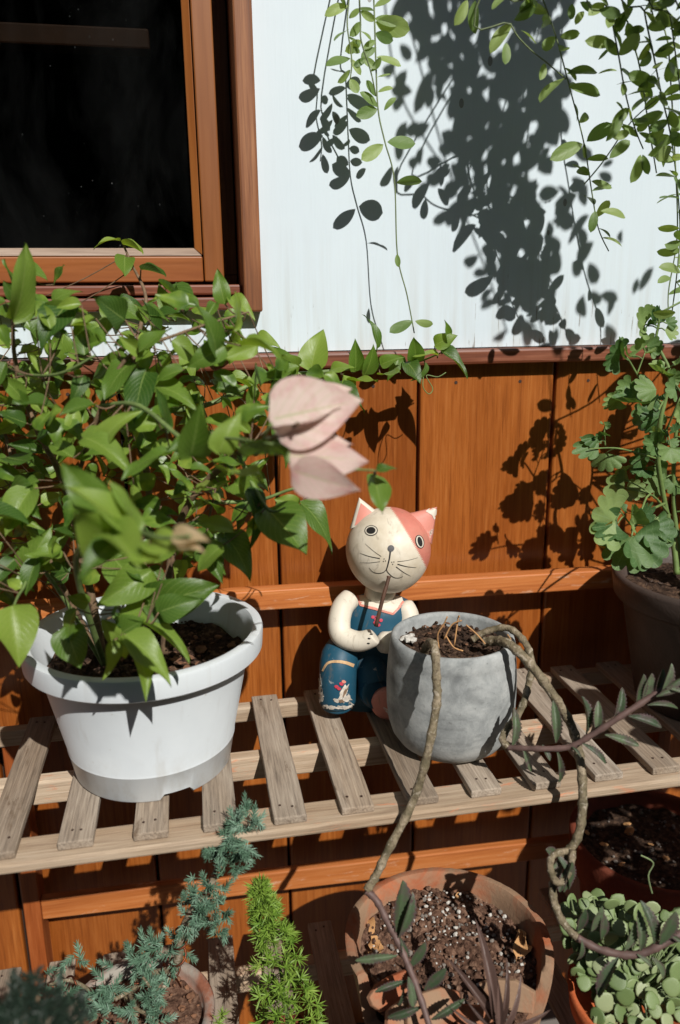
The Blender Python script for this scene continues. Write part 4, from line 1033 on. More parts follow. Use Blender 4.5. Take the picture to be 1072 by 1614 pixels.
# ------------------------------------------------------------------ cat figurine
cat = thing('cat_figurine', (.24, 1.05, ZS), 'hand painted wooden cat in blue overalls sitting beside the concrete pot', 'figurine')
YC = 1.048
HC = aty(612, 867, YC); HR = .0602
PXM = (HC - CAM).dot(FW) / F
def pigment(name, base, worn=None, amt=(.62, .68), scale=26, rough=.5, mask=None):
    g = G(name); v = g.coord((1, 1, 1), False)
    n = g.noise(v, 14, 5, .6); n2 = g.noise(v, 160, 4, .6)
    d = tuple(x * .78 for x in base[:3]) + (1,)
    c = g.ramp(n, [(.3, d), (.7, base)])
    crk = g.noise(g.coord((1, 1, .3), False), 60, 4, .7, 1.5)
    c = g.mix(g.math('MULTIPLY', g.bw(crk, .58, .7), .38), c, S((120, 104, 84)))
    if worn is not None:
        w_ = g.bw(g.noise(v, scale, 6, .7, .4), *amt)
        if mask: w_ = g.math('MULTIPLY', w_, mask(g))
        wc = g.ramp(n2, [(.35, S((110, 88, 66))), (.5, worn), (.65, S((226, 220, 208)))])
        c = g.mix(w_, c, wc)
    g.base(c, rough, .35); g.bump(n2, .12, .0012); return g.m
def head_mat():
    g = G('painted_cat_head'); v = g.coord((1, 1, 1), False)
    n = g.noise(v, 18, 5, .65); n2 = g.noise(v, 140, 4, .6)
    white = g.ramp(n, [(.28, S((196, 182, 158))), (.6, S((222, 213, 196)))])
    pink = g.ramp(n, [(.3, S((184, 106, 92))), (.7, S((208, 132, 116)))])
    sp = g.new('SeparateXYZ', {0: g.new('TexCoord').outputs['Object']})
    k = 1 / PXM
    x, y, z = (g.math('MULTIPLY', sp.outputs[i], k) for i in range(3))
    e = g.math('SUBTRACT', g.math('ADD', x, g.math('MULTIPLY', z, .59)), 42.0)         # painted diagonal edge
    along = g.math('SUBTRACT', g.math('MULTIPLY', z, 1.0), g.math('MULTIPLY', x, .59))
    jag = g.math('MULTIPLY', g.math('PINGPONG', g.math('ADD', along, g.math('MULTIPLY', n2, 3.0)), 1.6), 2.6)
    front = g.math('LESS_THAN', y, 52.0)
    m_ = g.math('MULTIPLY', g.math('GREATER_THAN', g.math('ADD', e, jag), 2.0), front)
    c = g.mix(m_, white, pink)
    crk = g.noise(g.coord((1, 1, .4), False), 70, 4, .7, 1.5)
    c = g.mix(g.math('MULTIPLY', g.bw(crk, .58, .70), .35), c, S((122, 108, 90)))
    c = g.mix(g.math('MULTIPLY', g.bw(g.noise(v, 30, 6, .7, .5), .5, .75), .32), c, S((150, 136, 114)))
    g.base(c, .45, .35); g.bump(n2, .1, .001); return g.m
M_HEAD = head_mat()
M_CREAM = pigment('cream_paint', S((222, 213, 196)), S((150, 130, 108)), (.66, .74))
M_PINK = pigment('pink_paint', S((216, 140, 124)), S((214, 206, 194)), (.60, .66), 40)
M_BLUE = pigment('blue_paint', S((32, 80, 102)), S((196, 190, 180)), (.66, .70))
M_BLUEW = pigment('flaking_blue_paint', S((32, 80, 102)), S((190, 184, 176)), (.52, .57), 34, .5,
                  lambda g: g.bw(g.math('SUBTRACT', .0, g.math('MULTIPLY', g.new('SeparateXYZ', {0: g.new('TexCoord').outputs['Object']}).outputs[2], 1.0)), -.040, -.012))
M_BLACK = plain('black_paint', S((38, 36, 36)), .5, .2, 60, 0)
M_REDP = plain('red_paint', S((190, 62, 80)), .5, .25, 60, 0)
M_WOODRAW = wood('bare_carved_wood', S((150, 116, 84)), S((206, 172, 130)), S((226, 198, 160)), 2, 200, .7, .4)
M_STICK = plain('dark_stick', S((84, 58, 44)), .6, .4, 60, .3)

bm = bmesh.new(); bmesh.ops.create_uvsphere(bm, u_segments=64, v_segments=40, radius=HR)
for v in bm.verts:
    v.co.z *= 1.02
    if v.co.z < 0: v.co.x *= 1 + .03 * (v.co.z / HR)
me = bpy.data.meshes.new('head'); bm.to_mesh(me); 
HM = Matrix.Identity(4)
for i in range(3): HM[i][0], HM[i][1], HM[i][2] = RT[i], FW[i], UP[i]
head = bpy.data.objects.new('head', me); COL.objects.link(head); head.parent = cat
head.matrix_basis = Matrix.Translation(HC - org(cat)) @ HM
me.materials.append(M_HEAD); me.polygons.foreach_set('use_smooth', [True] * len(me.polygons))
headW = Matrix.Translation(HC) @ HM
bvhs = {'head': BVHTree.FromPolygons([headW @ v.co for v in bm.verts], [[v.index for v in f.verts] for f in bm.faces])}
bm.free()
def bvh_of(mb): return BVHTree.FromPolygons([Vector(v) for v in mb.v], mb.f)
def hit(u, v, bv, off):
    r = ray(u, v).normalized(); h = bv.ray_cast(CAM, r)
    if h[0] is None:
        h = bv.find_nearest(CAM + r * (HC - CAM).length)
        return h[0] + h[1] * off
    n = h[1]
    if n.dot(r) > 0: n = -n
    return h[0] + n * off
def decal(name, polys, bv, mat, off=.0005, cuts=3, on=None):
    s = MB()
    for poly in polys:
        b = bmesh.new(); vs = [b.verts.new((x, y, 0)) for x, y in poly]; b.faces.new(vs)
        bmesh.ops.triangulate(b, faces=b.faces[:])
        if cuts:
            bmesh.ops.subdivide_edges(b, edges=b.edges[:], cuts=cuts, use_grid_fill=True)
        b.verts.index_update()
        s.add([hit(v.co.x, v.co.y, bv, off) for v in b.verts], [tuple(v.index for v in f.verts) for f in b.faces]); b.free()
    if on is head:
        o = s.build(name, mat, None, smooth=True); o.parent = head
        o.matrix_parent_inverse = (Matrix.Translation(org(cat)) @ head.matrix_basis).inverted()
        return o
    return s.build(name, mat, on or cat, smooth=True)
def ell(cx, cy, rx, ry, a=0, n=20):
    c, s = math.cos(a), math.sin(a)
    return [(cx + rx * math.cos(t) * c - ry * math.sin(t) * s, cy + rx * math.cos(t) * s + ry * math.sin(t) * c) for t in (6.28318 * k / n for k in range(n))]
def stroke(pts, w0, w1=None):
    w1 = w0 if w1 is None else w1
    P = spline([(x, y, 0) for x, y in pts], 6); L, Rr = [], []
    for i, p in enumerate(P):
        d = (P[min(i + 1, len(P) - 1)] - P[max(i - 1, 0)]).normalized(); w = (w0 + (w1 - w0) * i / (len(P) - 1)) / 2
        L.append((p.x - d.y * w, p.y + d.x * w)); Rr.append((p.x + d.y * w, p.y - d.x * w))
    return [[L[i], L[i + 1], Rr[i + 1], Rr[i]] for i in range(len(P) - 1)]
hb = bvhs['head']
zc = lambda x, y: (490 + x * .2231, 770 + y * .2231)
A = .22
for (x, y, rx, ry, a) in ((427, 298, 47, 38, -.05), (768, 376, 31, 49, -.25)):
    u, v = zc(x, y); k = .2231
    decal('eye', [ell(u, v, rx * k, ry * k, a)], hb, M_BLACK, .0004, 2, head)
    decal('eye_white', [ell(u, v, (rx - 6) * k, (ry - 6) * k, a)], hb, M_CREAM, .0007, 2, head)
    decal('pupil', [ell(u, v, (rx - 15) * k, (ry - 14) * k, a)], hb, M_BLACK, .0010, 2, head)
Z = lambda *ps: [zc(*p) for p in ps]
M_GREYP = plain('grey_nose_paint', S((78, 76, 78)), .5, .2, 60, 0)
decal('nose', [ell(*zc(566, 423), 5.2, 5.2)], hb, M_GREYP, .0010, 2, head)
lines = stroke(Z((562, 440), (556, 490), (543, 545), (535, 570)), 2.6, 1.6) + stroke(Z((535, 570), (515, 590), (480, 598), (440, 588), (412, 558)), 1.3, .6) + stroke(Z((535, 570), (545, 592), (585, 626), (625, 630), (652, 618)), 1.3, .6)
decal('mouth', lines, hb, M_BLACK, .0005, 0, head)
wh = []
for a, b_, w_ in (((488, 494), (345, 455), 1.5), ((488, 516), (350, 522), .8), ((498, 480), (385, 390), .8), ((612, 516), (755, 488), .9), ((612, 534), (745, 558), 1.8), ((602, 552), (705, 618), 1.4)):
    m_ = ((a[0] + b_[0]) / 2, (a[1] + b_[1]) / 2 + 5); decal('whisker', stroke(Z(a, m_, b_), w_, .35), hb, M_BLACK, .0005, 0, head)
decal('whisker_dots', [ell(*zc(x, y), .9, .9, 0, 8) for x, y in ((518, 497), (513, 514), (528, 511), (572, 520), (587, 518), (578, 534))], hb, M_BLACK, .0005, 0, head)['kind'] = 'stuff'

# ears
def ear(tri, yfront, mat, thick=.016):
    a, t, b = [at(u, v, d) for (u, v), d in zip(tri, yfront)]
    c = (a + t + b) / 3
    back = FW * thick
    n = 8; s = MB(); rows = []
    for j in range(n + 1):
        q = j / n; l = a.lerp(t, q); r = b.lerp(t, q); row = []
        th = (1 - q) * 1.0 + .30 * q
        w_ = max((r - l).length, .003)
        for k in range(10):
            ph = 6.28318 * k / 10
            mid = (l + r) / 2
            row.append(mid + (r - l).normalized() * (w_ / 2 * math.cos(ph)) + FW * (thick * .5 * th * math.sin(ph)))
        rows.append(row)
    s.add([p for r_ in rows for p in r_], [(j*10+k, j*10+(k+1) % 10, (j+1)*10+(k+1) % 10, (j+1)*10+k) for j in range(n) for k in range(10)] + [tuple(n*10+k for k in range(10))])
    o = s.build('ear', mat, cat, smooth=True)
    return s, o
DH = (HC - CAM).dot(FW)
tl = ((551, 834), (566, 784), (602, 812)); tr = ((630, 812), (689, 799), (681, 858))
e1, _o1 = ear(tl, (DH - .012, DH - .010, DH - .012), M_CREAM)
M_EAR = pigment('pink_ear_paint', S((216, 140, 124)), S((214, 206, 194)), (.5, .56), 60, .5, None)
e2, _o2 = ear(tr, (DH - .010, DH - .008, DH - .008), M_PINK)
bve = bvh_of(e1)
decal('ear_lining', [[(559, 829), (569, 793), (590, 810)]], bve, M_PINK, .0006, 3, _o1)
bve2 = bvh_of(e2)
decal('chipped_tip', [[(671, 806), (679, 800), (688, 803), (687, 815), (684, 819), (681, 812)]], bve2, M_CREAM, .0006, 2, _o2)

# torso
sec = [(598, 938, 26, 20), (596, 948, 47, 30), (594, 965, 54, 36), (590, 990, 57, 40), (585, 1015, 60, 44), (580, 1045, 64, 50), (578, 1080, 64, 52), (578, 1112, 60, 50)]
tb = MB(); n = 40; vs = []; Y0 = YC + .010
for (u, v, rx, ry) in sec:
    c = aty(u, v, Y0); c2 = aty(u + rx, v, Y0); rxm = (c2 - c).length; rym = ry * PXM
    for k in range(n):
        th = 6.28318 * k / n
        vs.append(c + Vector((math.cos(PSI), -math.sin(PSI), 0)) * (rxm * math.cos(th)) + Vector((math.sin(PSI), math.cos(PSI), 0)) * (rym * math.sin(th)))
lo = min(v.z for v in vs)
for i in range(7 * n, 8 * n): vs[i] = Vector((vs[i].x, vs[i].y, ZS + .001))
tb.add(vs, [(j*n+k, (j+1)*n+k, (j+1)*n+(k+1) % n, j*n+(k+1) % n) for j in range(7) for k in range(n)] + [tuple(range(n)), tuple(7*n + k for k in range(n - 1, -1, -1))])
torso = tb.build('torso', M_BLUE, cat, smooth=True)
bt = bvh_of(tb)
decal('shirt_front', [Z((318, 758), (352, 820), (580, 885), (652, 800), (640, 765), (480, 757))], bt, M_CREAM, .0010, 5, torso)
decal('pink_trim', [[p for p in q] for q in stroke(Z((322, 738), (338, 780), (352, 826)), 3.4) + stroke(Z((350, 826), (460, 852), (580, 886)), 3.4) + stroke(Z((578, 886), (618, 845), (652, 800)), 3.4)], bt, M_PINK, .0014, 1, torso)
decal('shoulder', [Z((225, 742), (262, 790), (270, 870), (262, 920), (170, 960), (150, 880), (175, 800))], bt, M_CREAM, .0010, 5, torso)
fl = [ell(*zc(x, y), 3.0, 2.6, 0, 10) for x, y in ((440, 908), (470, 905), (495, 930), (455, 945), (478, 962), (462, 925))]
for k, f_ in enumerate(fl): decal('flower_petal', [f_], bt, M_REDP, .0011 + .0002 * k, 1, torso)
nk = MB(); nk.tube([aty(598, 942, YC + .010), aty(600, 930, YC + .006), aty(601, 915, YC)], [.023, .022, .022], 24); nk.build('neck', M_CREAM, cat, smooth=True)
# arms
ar = MB()
y_ = YC
def pc(x, y, yy): return aty(*zc(x, y), yy)
P = spline([pc(285, 772, y_ + .006), pc(225, 840, y_ - .006), pc(200, 950, y_ - .020), pc(222, 1040, y_ - .032), pc(330, 1080, y_ - .046), pc(420, 1060, y_ - .054), pc(455, 1040, y_ - .056)], 6)
rs = []
for i in range(len(P)):
    q = i / (len(P) - 1); rs.append(.0150 + .0010 * math.sin(min(1, q * 1.6) * 3.14) if q < .6 else .0150 - .0030 * (q - .6) / .4)
rs[-1] = .006; rs[-2] = .0105; rs[0] = .012
ar.tube(P, rs, 20); arm1 = ar.build('arm', M_CREAM, cat, smooth=True); ba = bvh_of(ar)
ar2 = MB()
P2 = spline([pc(640, 810, y_), pc(690, 900, y_ - .010), pc(680, 1010, y_ - .02), pc(590, 1080, y_ - .035), pc(480, 1085, y_ - .046)], 6)
ar2.tube(P2, [min(.0155, .008 + .0035 * min(i, len(P2) - 1 - i)) for i in range(len(P2))], 16); arm2 = ar2.build('arm', M_CREAM, cat, smooth=True); ba2 = bvh_of(ar2)
for x, y in ((427, 1030), (413, 1060), (407, 1093)): decal('claw', [ell(*zc(x, y), 2.4, 1.2, .1, 10)], ba, M_BLACK, .0006, 1, arm1)
for x, y in ((475, 1030), (466, 1070), (457, 1108)): decal('claw', [ell(*zc(x, y), 2.6, 1.4, .1, 10)], ba2, M_BLACK, .0006, 1, arm2)
# legs
lg = MB()
P = spline([pc(250, 1090, y_ - .002), pc(215, 1150, y_ - .018), pc(195, 1230, y_ - .030), pc(190, 1330, y_ - .036), pc(188, 1440, y_ - .036), pc(188, 1530, y_ - .034)], 6)
P = [Vector((p.x, p.y, max(p.z, ZS + .0008))) for p in P]
lg.tube(P, [.020 + .0065 * min(1, i / 9) - (.004 if i > len(P) - 4 else 0) for i in range(len(P))], 28)
lg.v = [(x, y, max(z, ZS + .0008)) for x, y, z in lg.v]
# flaking blue paint: origin of the part at its foot so wear gathers low on the leg
leg1 = lg.build('leg', M_BLUE, cat, smooth=True); bl_ = bvh_of(lg)
M_FLAKE = plain('flaked_pale_wood', S((196, 188, 176)), .8, .35, 150, .5)
M_FLAKED = plain('exposed_brown_wood', S((130, 106, 84)), .85, .4, 150, .5)
decal('crack', stroke(Z((85, 1290), (120, 1235), (180, 1222), (250, 1232), (302, 1252)), 3.0, 5.5), bl_, M_WOODRAW, .0008, 1, leg1)
def rough_patch(cx, cy, rx, ry, n=14, a=0):
    out = []
    for k in range(n):
        t = 6.28318 * k / n; q = R.uniform(.55, 1.1)
        x, y = rx * math.cos(t) * q, ry * math.sin(t) * q
        out.append(zc(cx + x * math.cos(a) - y * math.sin(a), cy + x * math.sin(a) + y * math.cos(a)))
    return out
decal('flaked_paint', [rough_patch(225, 1450, 22, 90, 16, .45), rough_patch(255, 1480, 40, 30), rough_patch(185, 1495, 30, 18), rough_patch(60, 1400, 16, 70, 14, -.1), rough_patch(70, 1470, 26, 46), rough_patch(45, 1340, 10, 40)], bl_, M_FLAKE, .0008, 2, leg1)
decal('flaked_paint', [rough_patch(240, 1440, 12, 46, 12, .5), rough_patch(215, 1500, 22, 14)], bl_, M_FLAKED, .0011, 2, leg1)
decal('flaked_paint', [rough_patch(110 + 45 * k, 1545 - (6 if k in (0, 4) else 0), 34, 16) for k in range(5)], bl_, M_FLAKE, .0009, 1, leg1)
for k, (x, y) in enumerate(((182, 1398), (215, 1378), (198, 1410), (230, 1362))): decal('flower_petal', [ell(*zc(x, y), 3.4, 2.6, .4, 10)], bl_, M_REDP if k < 3 else M_PINK, .0012 + .0002 * k, 1, leg1)
lg2 = MB()
P = spline([pc(420, 1150, y_), pc(430, 1300, y_ - .025), pc(450, 1420, y_ - .040), pc(480, 1440, y_ - .055)], 6)
lg2.tube([Vector((p.x, p.y, max(p.z, ZS + .026))) for p in P], [.024] * (len(P) - 1) + [.019], 24)
lg2.build('leg', M_BLUE, cat, smooth=True)
ft = MB(); c = Vector((P[-1].x + .012, P[-1].y - .004, ZS + .028))
ft.tube([c, c + Vector((-.002, -.008, 0)), c + Vector((-.003, -.011, 0))], [.0235, .0235, .019], 24); ft.build('foot', M_PINK, cat, smooth=True)
stk = MB(); stk.tube(spline([pc(552, 618, y_ - .064), pc(545, 650, y_ - .066), pc(505, 790, y_ - .072), pc(460, 972, y_ - .074)], 4), [.0022, .0032, .0030, .0026, .0026, .0026, .0027, .0027, .0027, .0027, .0028, .0028, .0030], 8)
so_ = stk.build('fishing_stick', M_STICK, None, smooth=True)
tag(so_, 'thin brown stick running from the cat figurine\'s mouth to its paws', 'stick')

# ------------------------------------------------------------------ succulent with long bare stems in the concrete pot
kal = thing('trailing_succulent', (GP[0], GP[1], ZS + .1385), 'long leggy succulent whose bare stems droop out of the concrete pot', 'plant')
ks = MB(); kp = MB()
def knobby(P, r0, r1, mb):
    rr = []
    for i in range(len(P)):
        q = i / (len(P) - 1); r = r0 + (r1 - r0) * q
        if i % 4 == 0: r *= 1.22
        rr.append(r)
    MB().tube(P, rr, 9).build('bare_stem' if mb is ks else 'shoot', M_BARK if mb is ks else M_PSTEM, kal, smooth=True)
s1 = spline([at(668, 1030, 1.00), at(676, 1014, .975), at(685, 1022, .935), at(688, 1075, .925), at(688, 1110, .922), at(672, 1195, .918), at(650, 1265, .925), at(612, 1340, .915), at(590, 1385, .91), at(577, 1404, .905)], 7)
knobby(s1, .0052, .0046, ks)
s1b = spline([at(577, 1404, .905), at(594, 1420, .905), at(612, 1455, .90), at(630, 1490, .895), at(645, 1525, .885), at(662, 1570, .87), at(684, 1640, .85)], 7)
knobby(s1b, .0040, .0034, kp)
s2 = spline([at(765, 1012, 1.00), at(785, 1010, .985), at(806, 1018, .965), at(840, 1052, .95), at(878, 1105, .945), at(903, 1150, .945), at(916, 1210, .93), at(918, 1275, .92), at(910, 1320, .915), at(890, 1350, .915), at(874, 1385, .91), at(872, 1415, .905), at(885, 1450, .90), at(910, 1478, .895)], 7)
knobby(s2, .0060, .0042, ks)
s2b = spline([at(910, 1478, .895), at(950, 1498, .885), at(1000, 1505, .875), at(1040, 1490, .87), at(1090, 1462, .87)], 7)
knobby(s2b, .0040, .0044, kp)
s3 = spline([at(745, 1008, 1.025), at(765, 996, 1.02), at(800, 990, 1.01), at(827, 1012, .995), at(838, 1045, .985), at(832, 1085, .985), at(820, 1120, .975), at(800, 1148, .965), at(792, 1165, .955), at(800, 1178, .95)], 7)
knobby(s3, .0042, .0042, ks)
s3b = spline([at(800, 1178, .95), at(840, 1180, .935), at(895, 1178, .92), at(930, 1160, .91), at(980, 1128, .90), at(1030, 1095, .895), at(1060, 1072, .89)], 7)
knobby(s3b, .0034, .0034, kp)
# loop in the second stem
knobby(spline([at(900, 1340, .912), at(872, 1348, .90), at(868, 1372, .895), at(880, 1392, .895), at(897, 1375, .9), at(903, 1340, .905)], 6), .0038, .0038, ks)
kl = lambda x0, y0, x1, y1, d, dd=-.012, wide=1.0, hint=None, jit=.4: leafpx(kal, KALA, x0, y0, x1, y1, d, d + dd, wide=wide, hint=hint, jit=jit)
kz = lambda x, y: (740 + x * .3097, 960 + y * .3097)
for (a, b, c, d, dp, wd) in ((590, 645, 622, 450, .92, 1.1), (645, 625, 672, 490, .915, 1.2), (735, 570, 812, 425, .905, 1.1), (850, 490, 895, 335, .90, .9), (880, 480, 935, 330, .9, .9), (945, 440, 1000, 315, .895, .9), (960, 450, 1060, 300, .89, .8),
                         (960, 440, 1090, 350, .89, .8), (950, 445, 1080, 400, .885, .9), (905, 490, 1075, 475, .89, .8), (810, 545, 995, 585, .895, .95), (690, 640, 870, 690, .9, .8), (575, 685, 715, 775, .905, .85),
                         (520, 700, 575, 745, .915, 1.0), (215, 700, 270, 530, .95, 1.0), (440, 680, 455, 490, .925, 1.0), (270, 700, 320, 835, .94, .7), (445, 720, 490, 900, .925, .8), (370, 690, 415, 770, .935, 1.0), (1000, 400, 1110, 420, .885, .9), (980, 410, 1050, 290, .885, .9)):
    kl(*kz(a, b), *kz(c, d), dp, -.010, wd * .9)
bz = lambda x, y: (520 + x * .515, 1200 + y * .515)
for (a, b, c, d, dp, wd) in ((205, 535, 235, 330, .90, .85), (208, 540, 285, 390, .895, .7), (205, 595, 45, 615, .895, .6), (245, 630, 305, 540, .89, .9), (240, 670, 110, 715, .885, .5), (290, 700, 370, 620, .88, .9), (225, 690, 215, 780, .88, .8),
                         (280, 750, 150, 804, .87, .7), (310, 790, 435, 730, .865, .7), (240, 660, 265, 780, .875, 1.0), (215, 540, 250, 640, .895, .9),
                         (700, 290, 655, 265, .905, 1.4), (705, 285, 680, 350, .905, 1.1), (715, 400, 755, 290, .90, .9), (730, 395, 740, 265, .90, .9), (720, 330, 700, 420, .9, .9),
                         (760, 520, 790, 440, .89, .9), (800, 520, 845, 430, .885, .9), (830, 545, 850, 455, .885, 1.0), (770, 545, 775, 640, .885, 1.1), (885, 600, 785, 750, .875, .8), (950, 580, 970, 455, .87, .9), (990, 560, 1000, 420, .868, 1.1), (985, 600, 1060, 690, .865, 1.1),
                         (1010, 560, 1075, 440, .865, 1.0), (900, 580, 960, 480, .875, .9), (940, 590, 1010, 640, .87, .8), (1040, 530, 1090, 560, .865, 1.0)):
    kl(*bz(a, b), *bz(a + (c - a) * .8, b + (d - b) * .8), dp, -.008, wd)
# dry rootlets and stubs on the soil
dr = MB()
for pts in (((692, 1022), (690, 1000), (699, 985), (705, 972)), ((716, 1018), (722, 975), (724, 972)), ((703, 1002), (715, 1020), (730, 1026)), ((735, 985), (752, 1000), (765, 1015)), ((700, 1008), (712, 985), (728, 978)), ((795, 1020), (805, 1010), (800, 1000))):
    MB().tube(spline([at(u, v, .985 + .006 * (1 - k)) for k, (u, v) in enumerate(pts)], 4), .0010, 5).build('dry_rootlet', M_DRY, kal, smooth=True)

# ------------------------------------------------------------------ things in the broken pot
rs_ = thing('reddish_succulent', at(775, 1610, .86), 'small reddish brown spiky succulent in front of the broken terracotta pot', 'plant')
for (a, b, c, d, dp, wd) in ((510, 800, 485, 540, .86, .9), (500, 790, 400, 630, .86, .8), (520, 800, 565, 650, .86, .8), (530, 810, 610, 700, .86, .9), (545, 815, 680, 775, .855, .8), (490, 810, 430, 760, .85, .8), (520, 815, 520, 700, .85, 1.0), (500, 820, 380, 800, .85, .8)):
    u0, v0 = bz(a, b); u1, v1 = bz(c, d)
    leafpx(rs_, REDL, u0, v0, u1, v1, dp, dp - .01, wide=wd * .62, hint=CAMV, jit=.3)
for i, (u0, v0, u1, v1) in enumerate(((572, 1448, 580, 1478), (585, 1480, 605, 1500), (592, 1490, 600, 1515), (815, 1470, 835, 1490), (825, 1480, 815, 1505), (715, 1420, 740, 1415))):
    p, q = atz(u0, v0, TS[2] + .008), atz(u1, v1, TS[2] + .012)
    leaf(tpot, DRYL, p, q, name='dry_leaf', hint=Vector((0, -.3, .9)))

# ------------------------------------------------------------------ round-leaved succulent
OPc = at(1010, 1560, .95)
OP = (OPc.x, OPc.y, Z2)
opot = thing('small_pot', OP, 'orange terracotta pot under the round-leaved succulent, bottom right', 'plant pot')
HO = max(.09, OPc.z - Z2 - .005)
MB().lathe(OP, [(0, 0), (.055, 0), (.058, .003), (.072, HO - .03), (.080, HO - .029), (.084, HO), (.078, HO + .001), (.074, HO - .012), (0, HO - .012)], 64).build('body', M_TERRA3, opot, smooth=True)
suc = thing('round_leaf_succulent', (OP[0], OP[1], Z2 + HO - .012), 'pale green succulent with crowded round leaves, bottom right', 'plant')
bm = bmesh.new(); bmesh.ops.create_uvsphere(bm, u_segments=12, v_segments=7, radius=.5)
for v in bm.verts:
    v.co.z *= .17; v.co.y += .5
    v.co.x *= (.62 + .45 * math.sin(min(1, max(0, v.co.y)) * 2.2))
    v.co.z += .18 * (v.co.x ** 2) + .1 * (v.co.y - .5) ** 2
sme = bpy.data.meshes.new('round_leaf_mesh'); bm.to_mesh(sme); bm.free()
sme.materials.append(M_SUCC); sme.polygons.foreach_set('use_smooth', [True] * len(sme.polygons))
sst = MB(); base = Vector(suc.location); pts = []
tries = 0
smask = [(885, 1425), (930, 1412), (985, 1420), (1072, 1440), (1110, 1480), (1110, 1640), (930, 1640), (940, 1580), (905, 1530), (890, 1480)]
while len(pts) < 230 and tries < 9000:
    tries += 1
    u, v = R.uniform(880, 1115), R.uniform(1408, 1640)
    if not inside((u, v), smask): continue
    if any((u - a) ** 2 + (v - b) ** 2 < 10 ** 2 for a, b in pts): continue
    pts.append((u, v))
    e = ((u - 1000) / 110) ** 2
    d = .945 + .03 * e + R.uniform(-.02, .03) - .0002 * (v - 1500)
    B = at(u, v, d)
    ang = R.uniform(0, 6.28)
    out = (RT * math.cos(ang) + UP * math.sin(ang) * .8 - FW * R.uniform(.0, .5)).normalized()
    L = R.uniform(.014, .024)
    leaf(suc, sme, B - out * L * .5, B + out * L * .5, hint=-FW + Vector((.1, 0, .4)), jit=.5)
    sst.tube(spline([base, (base + B) / 2 + Vector((0, 0, .01)), B - out * L * .5], 3), .0009, 4)
sst.build('stems', M_VSTEM, suc)['kind'] = 'stuff'
tw = MB()
for pts_ in (((1028, 1408), (1022, 1380), (1030, 1360), (1010, 1348)), ((938, 1428), (935, 1415)), ((905, 1440), (900, 1415))):
    MB().tube(spline([at(u, v, .94) for u, v in pts_], 4), .0009, 5).build('tendril', M_VSTEM, suc)

# ------------------------------------------------------------------ wired juniper bonsai
JPc = at(218, 1602, 1.0)
JP = (JPc.x, JPc.y, Z2)
jpot = thing('bonsai_pot', JP, 'grey crusted terracotta pot holding the wired juniper, bottom left', 'plant pot')
HJ = JPc.z - Z2
HJ = max(HJ, .05)
MB().lathe(JP, [(0, 0), (.070, 0), (.074, .003), (.0935, HJ - .004), (.0955, HJ), (.093, HJ + .003), (.0835, HJ + .002), (.0815, HJ - .004), (.078, HJ - .02), (0, HJ - .02)], 80).build('body', M_BONPOT, jpot, smooth=True)
soil('soil', jpot, (JP[0], JP[1], Z2 + HJ - .014), .0795, M_SOIL2, .006, seed=51, n=18)
pebbles('grit', jpot, M_CHIP, disc_spots((JP[0], JP[1], Z2 + HJ - .014), .076, 150, dz=.003), .0016, .005)
jun = thing('juniper_bonsai', (JP[0], JP[1], Z2 + HJ - .014), 'blue green juniper bonsai trained with copper wire, lower left', 'plant')
def G_needle(name, a, b, c):
    g = G(name); v = g.coord((1, 1, 1), False); n = g.noise(v, 70, 3, .6); n2 = g.noise(v, 14, 3, .6)
    g.base(g.ramp(g.math('MULTIPLY_ADD', n, .6, g.math('MULTIPLY', n2, .4)), [(.32, a), (.5, b), (.66, c)]), .55)
    tr = g.new('BsdfTranslucent', {'Color': b}); mx = g.new('MixShader', {0: .15, 1: g.b.outputs[0], 2: tr.outputs[0]}); g.set(g.out.inputs[0], mx.outputs[0]); return g.m
M_JUN = G_needle('juniper_needle', (.06, .13, .07, 1), (.14, .25, .165, 1), (.27, .39, .30, 1))
M_FERN = G_needle('fern_needle', (.085, .18, .018, 1), (.18, .30, .035, 1), (.31, .41, .085, 1))
jd = lambda u, v, d=1.0: at(u, v, d)
tr_ = MB(); trunkpts = [jd(215, 1600, 1.02), jd(205, 1560, 1.01), jd(235, 1540, 1.0), jd(275, 1525, .99), jd(285, 1480, .965), jd(300, 1440, .945), jd(330, 1400, .93), jd(345, 1360, .92), jd(372, 1305, .905)]
TPT = spline(trunkpts, 6); tr_.tube(TPT, taper(len(TPT), .0085, .0025, .15), 9)
br2 = [spline([jd(205, 1560, 1.01), jd(160, 1570, 1.0), jd(110, 1545, 1.0), jd(60, 1560, 1.0)], 5), spline([jd(205, 1560, 1.01), jd(150, 1590, .99), jd(110, 1620, .98)], 5), spline([jd(235, 1540, 1.0), jd(180, 1575, .97), jd(160, 1560, .96)], 5),
       spline([jd(275, 1525, .99), jd(250, 1565, .97), jd(225, 1540, .96)], 5), spline([jd(205, 1560, 1.01), jd(215, 1590, .97), jd(250, 1600, .96)], 5)]
for b_ in br2: tr_.tube(b_, taper(len(b_), .004, .0015), 7)
tr_.build('trunk', M_BARK, jun, smooth=True)
nd = MB()
def needle(mb, p, d, L, w):
    d = d.normalized(); a = d.orthogonal().normalized(); a = (Matrix.Rotation(R.uniform(0, 6.28), 3, d) @ a); b_ = d.cross(a)
    mb.add([p + a * w, p - a * w * .5 + b_ * w * .8, p - a * w * .5 - b_ * w * .8, p + d * L * .6 + a * w * .8, p + d * L * .6 - a * w * .4 + b_ * w * .64, p + d * L * .6 - a * w * .4 - b_ * w * .64, p + d * L],
           [(0, 1, 4, 3), (1, 2, 5, 4), (2, 0, 3, 5), (3, 4, 6), (4, 5, 6), (5, 3, 6)])
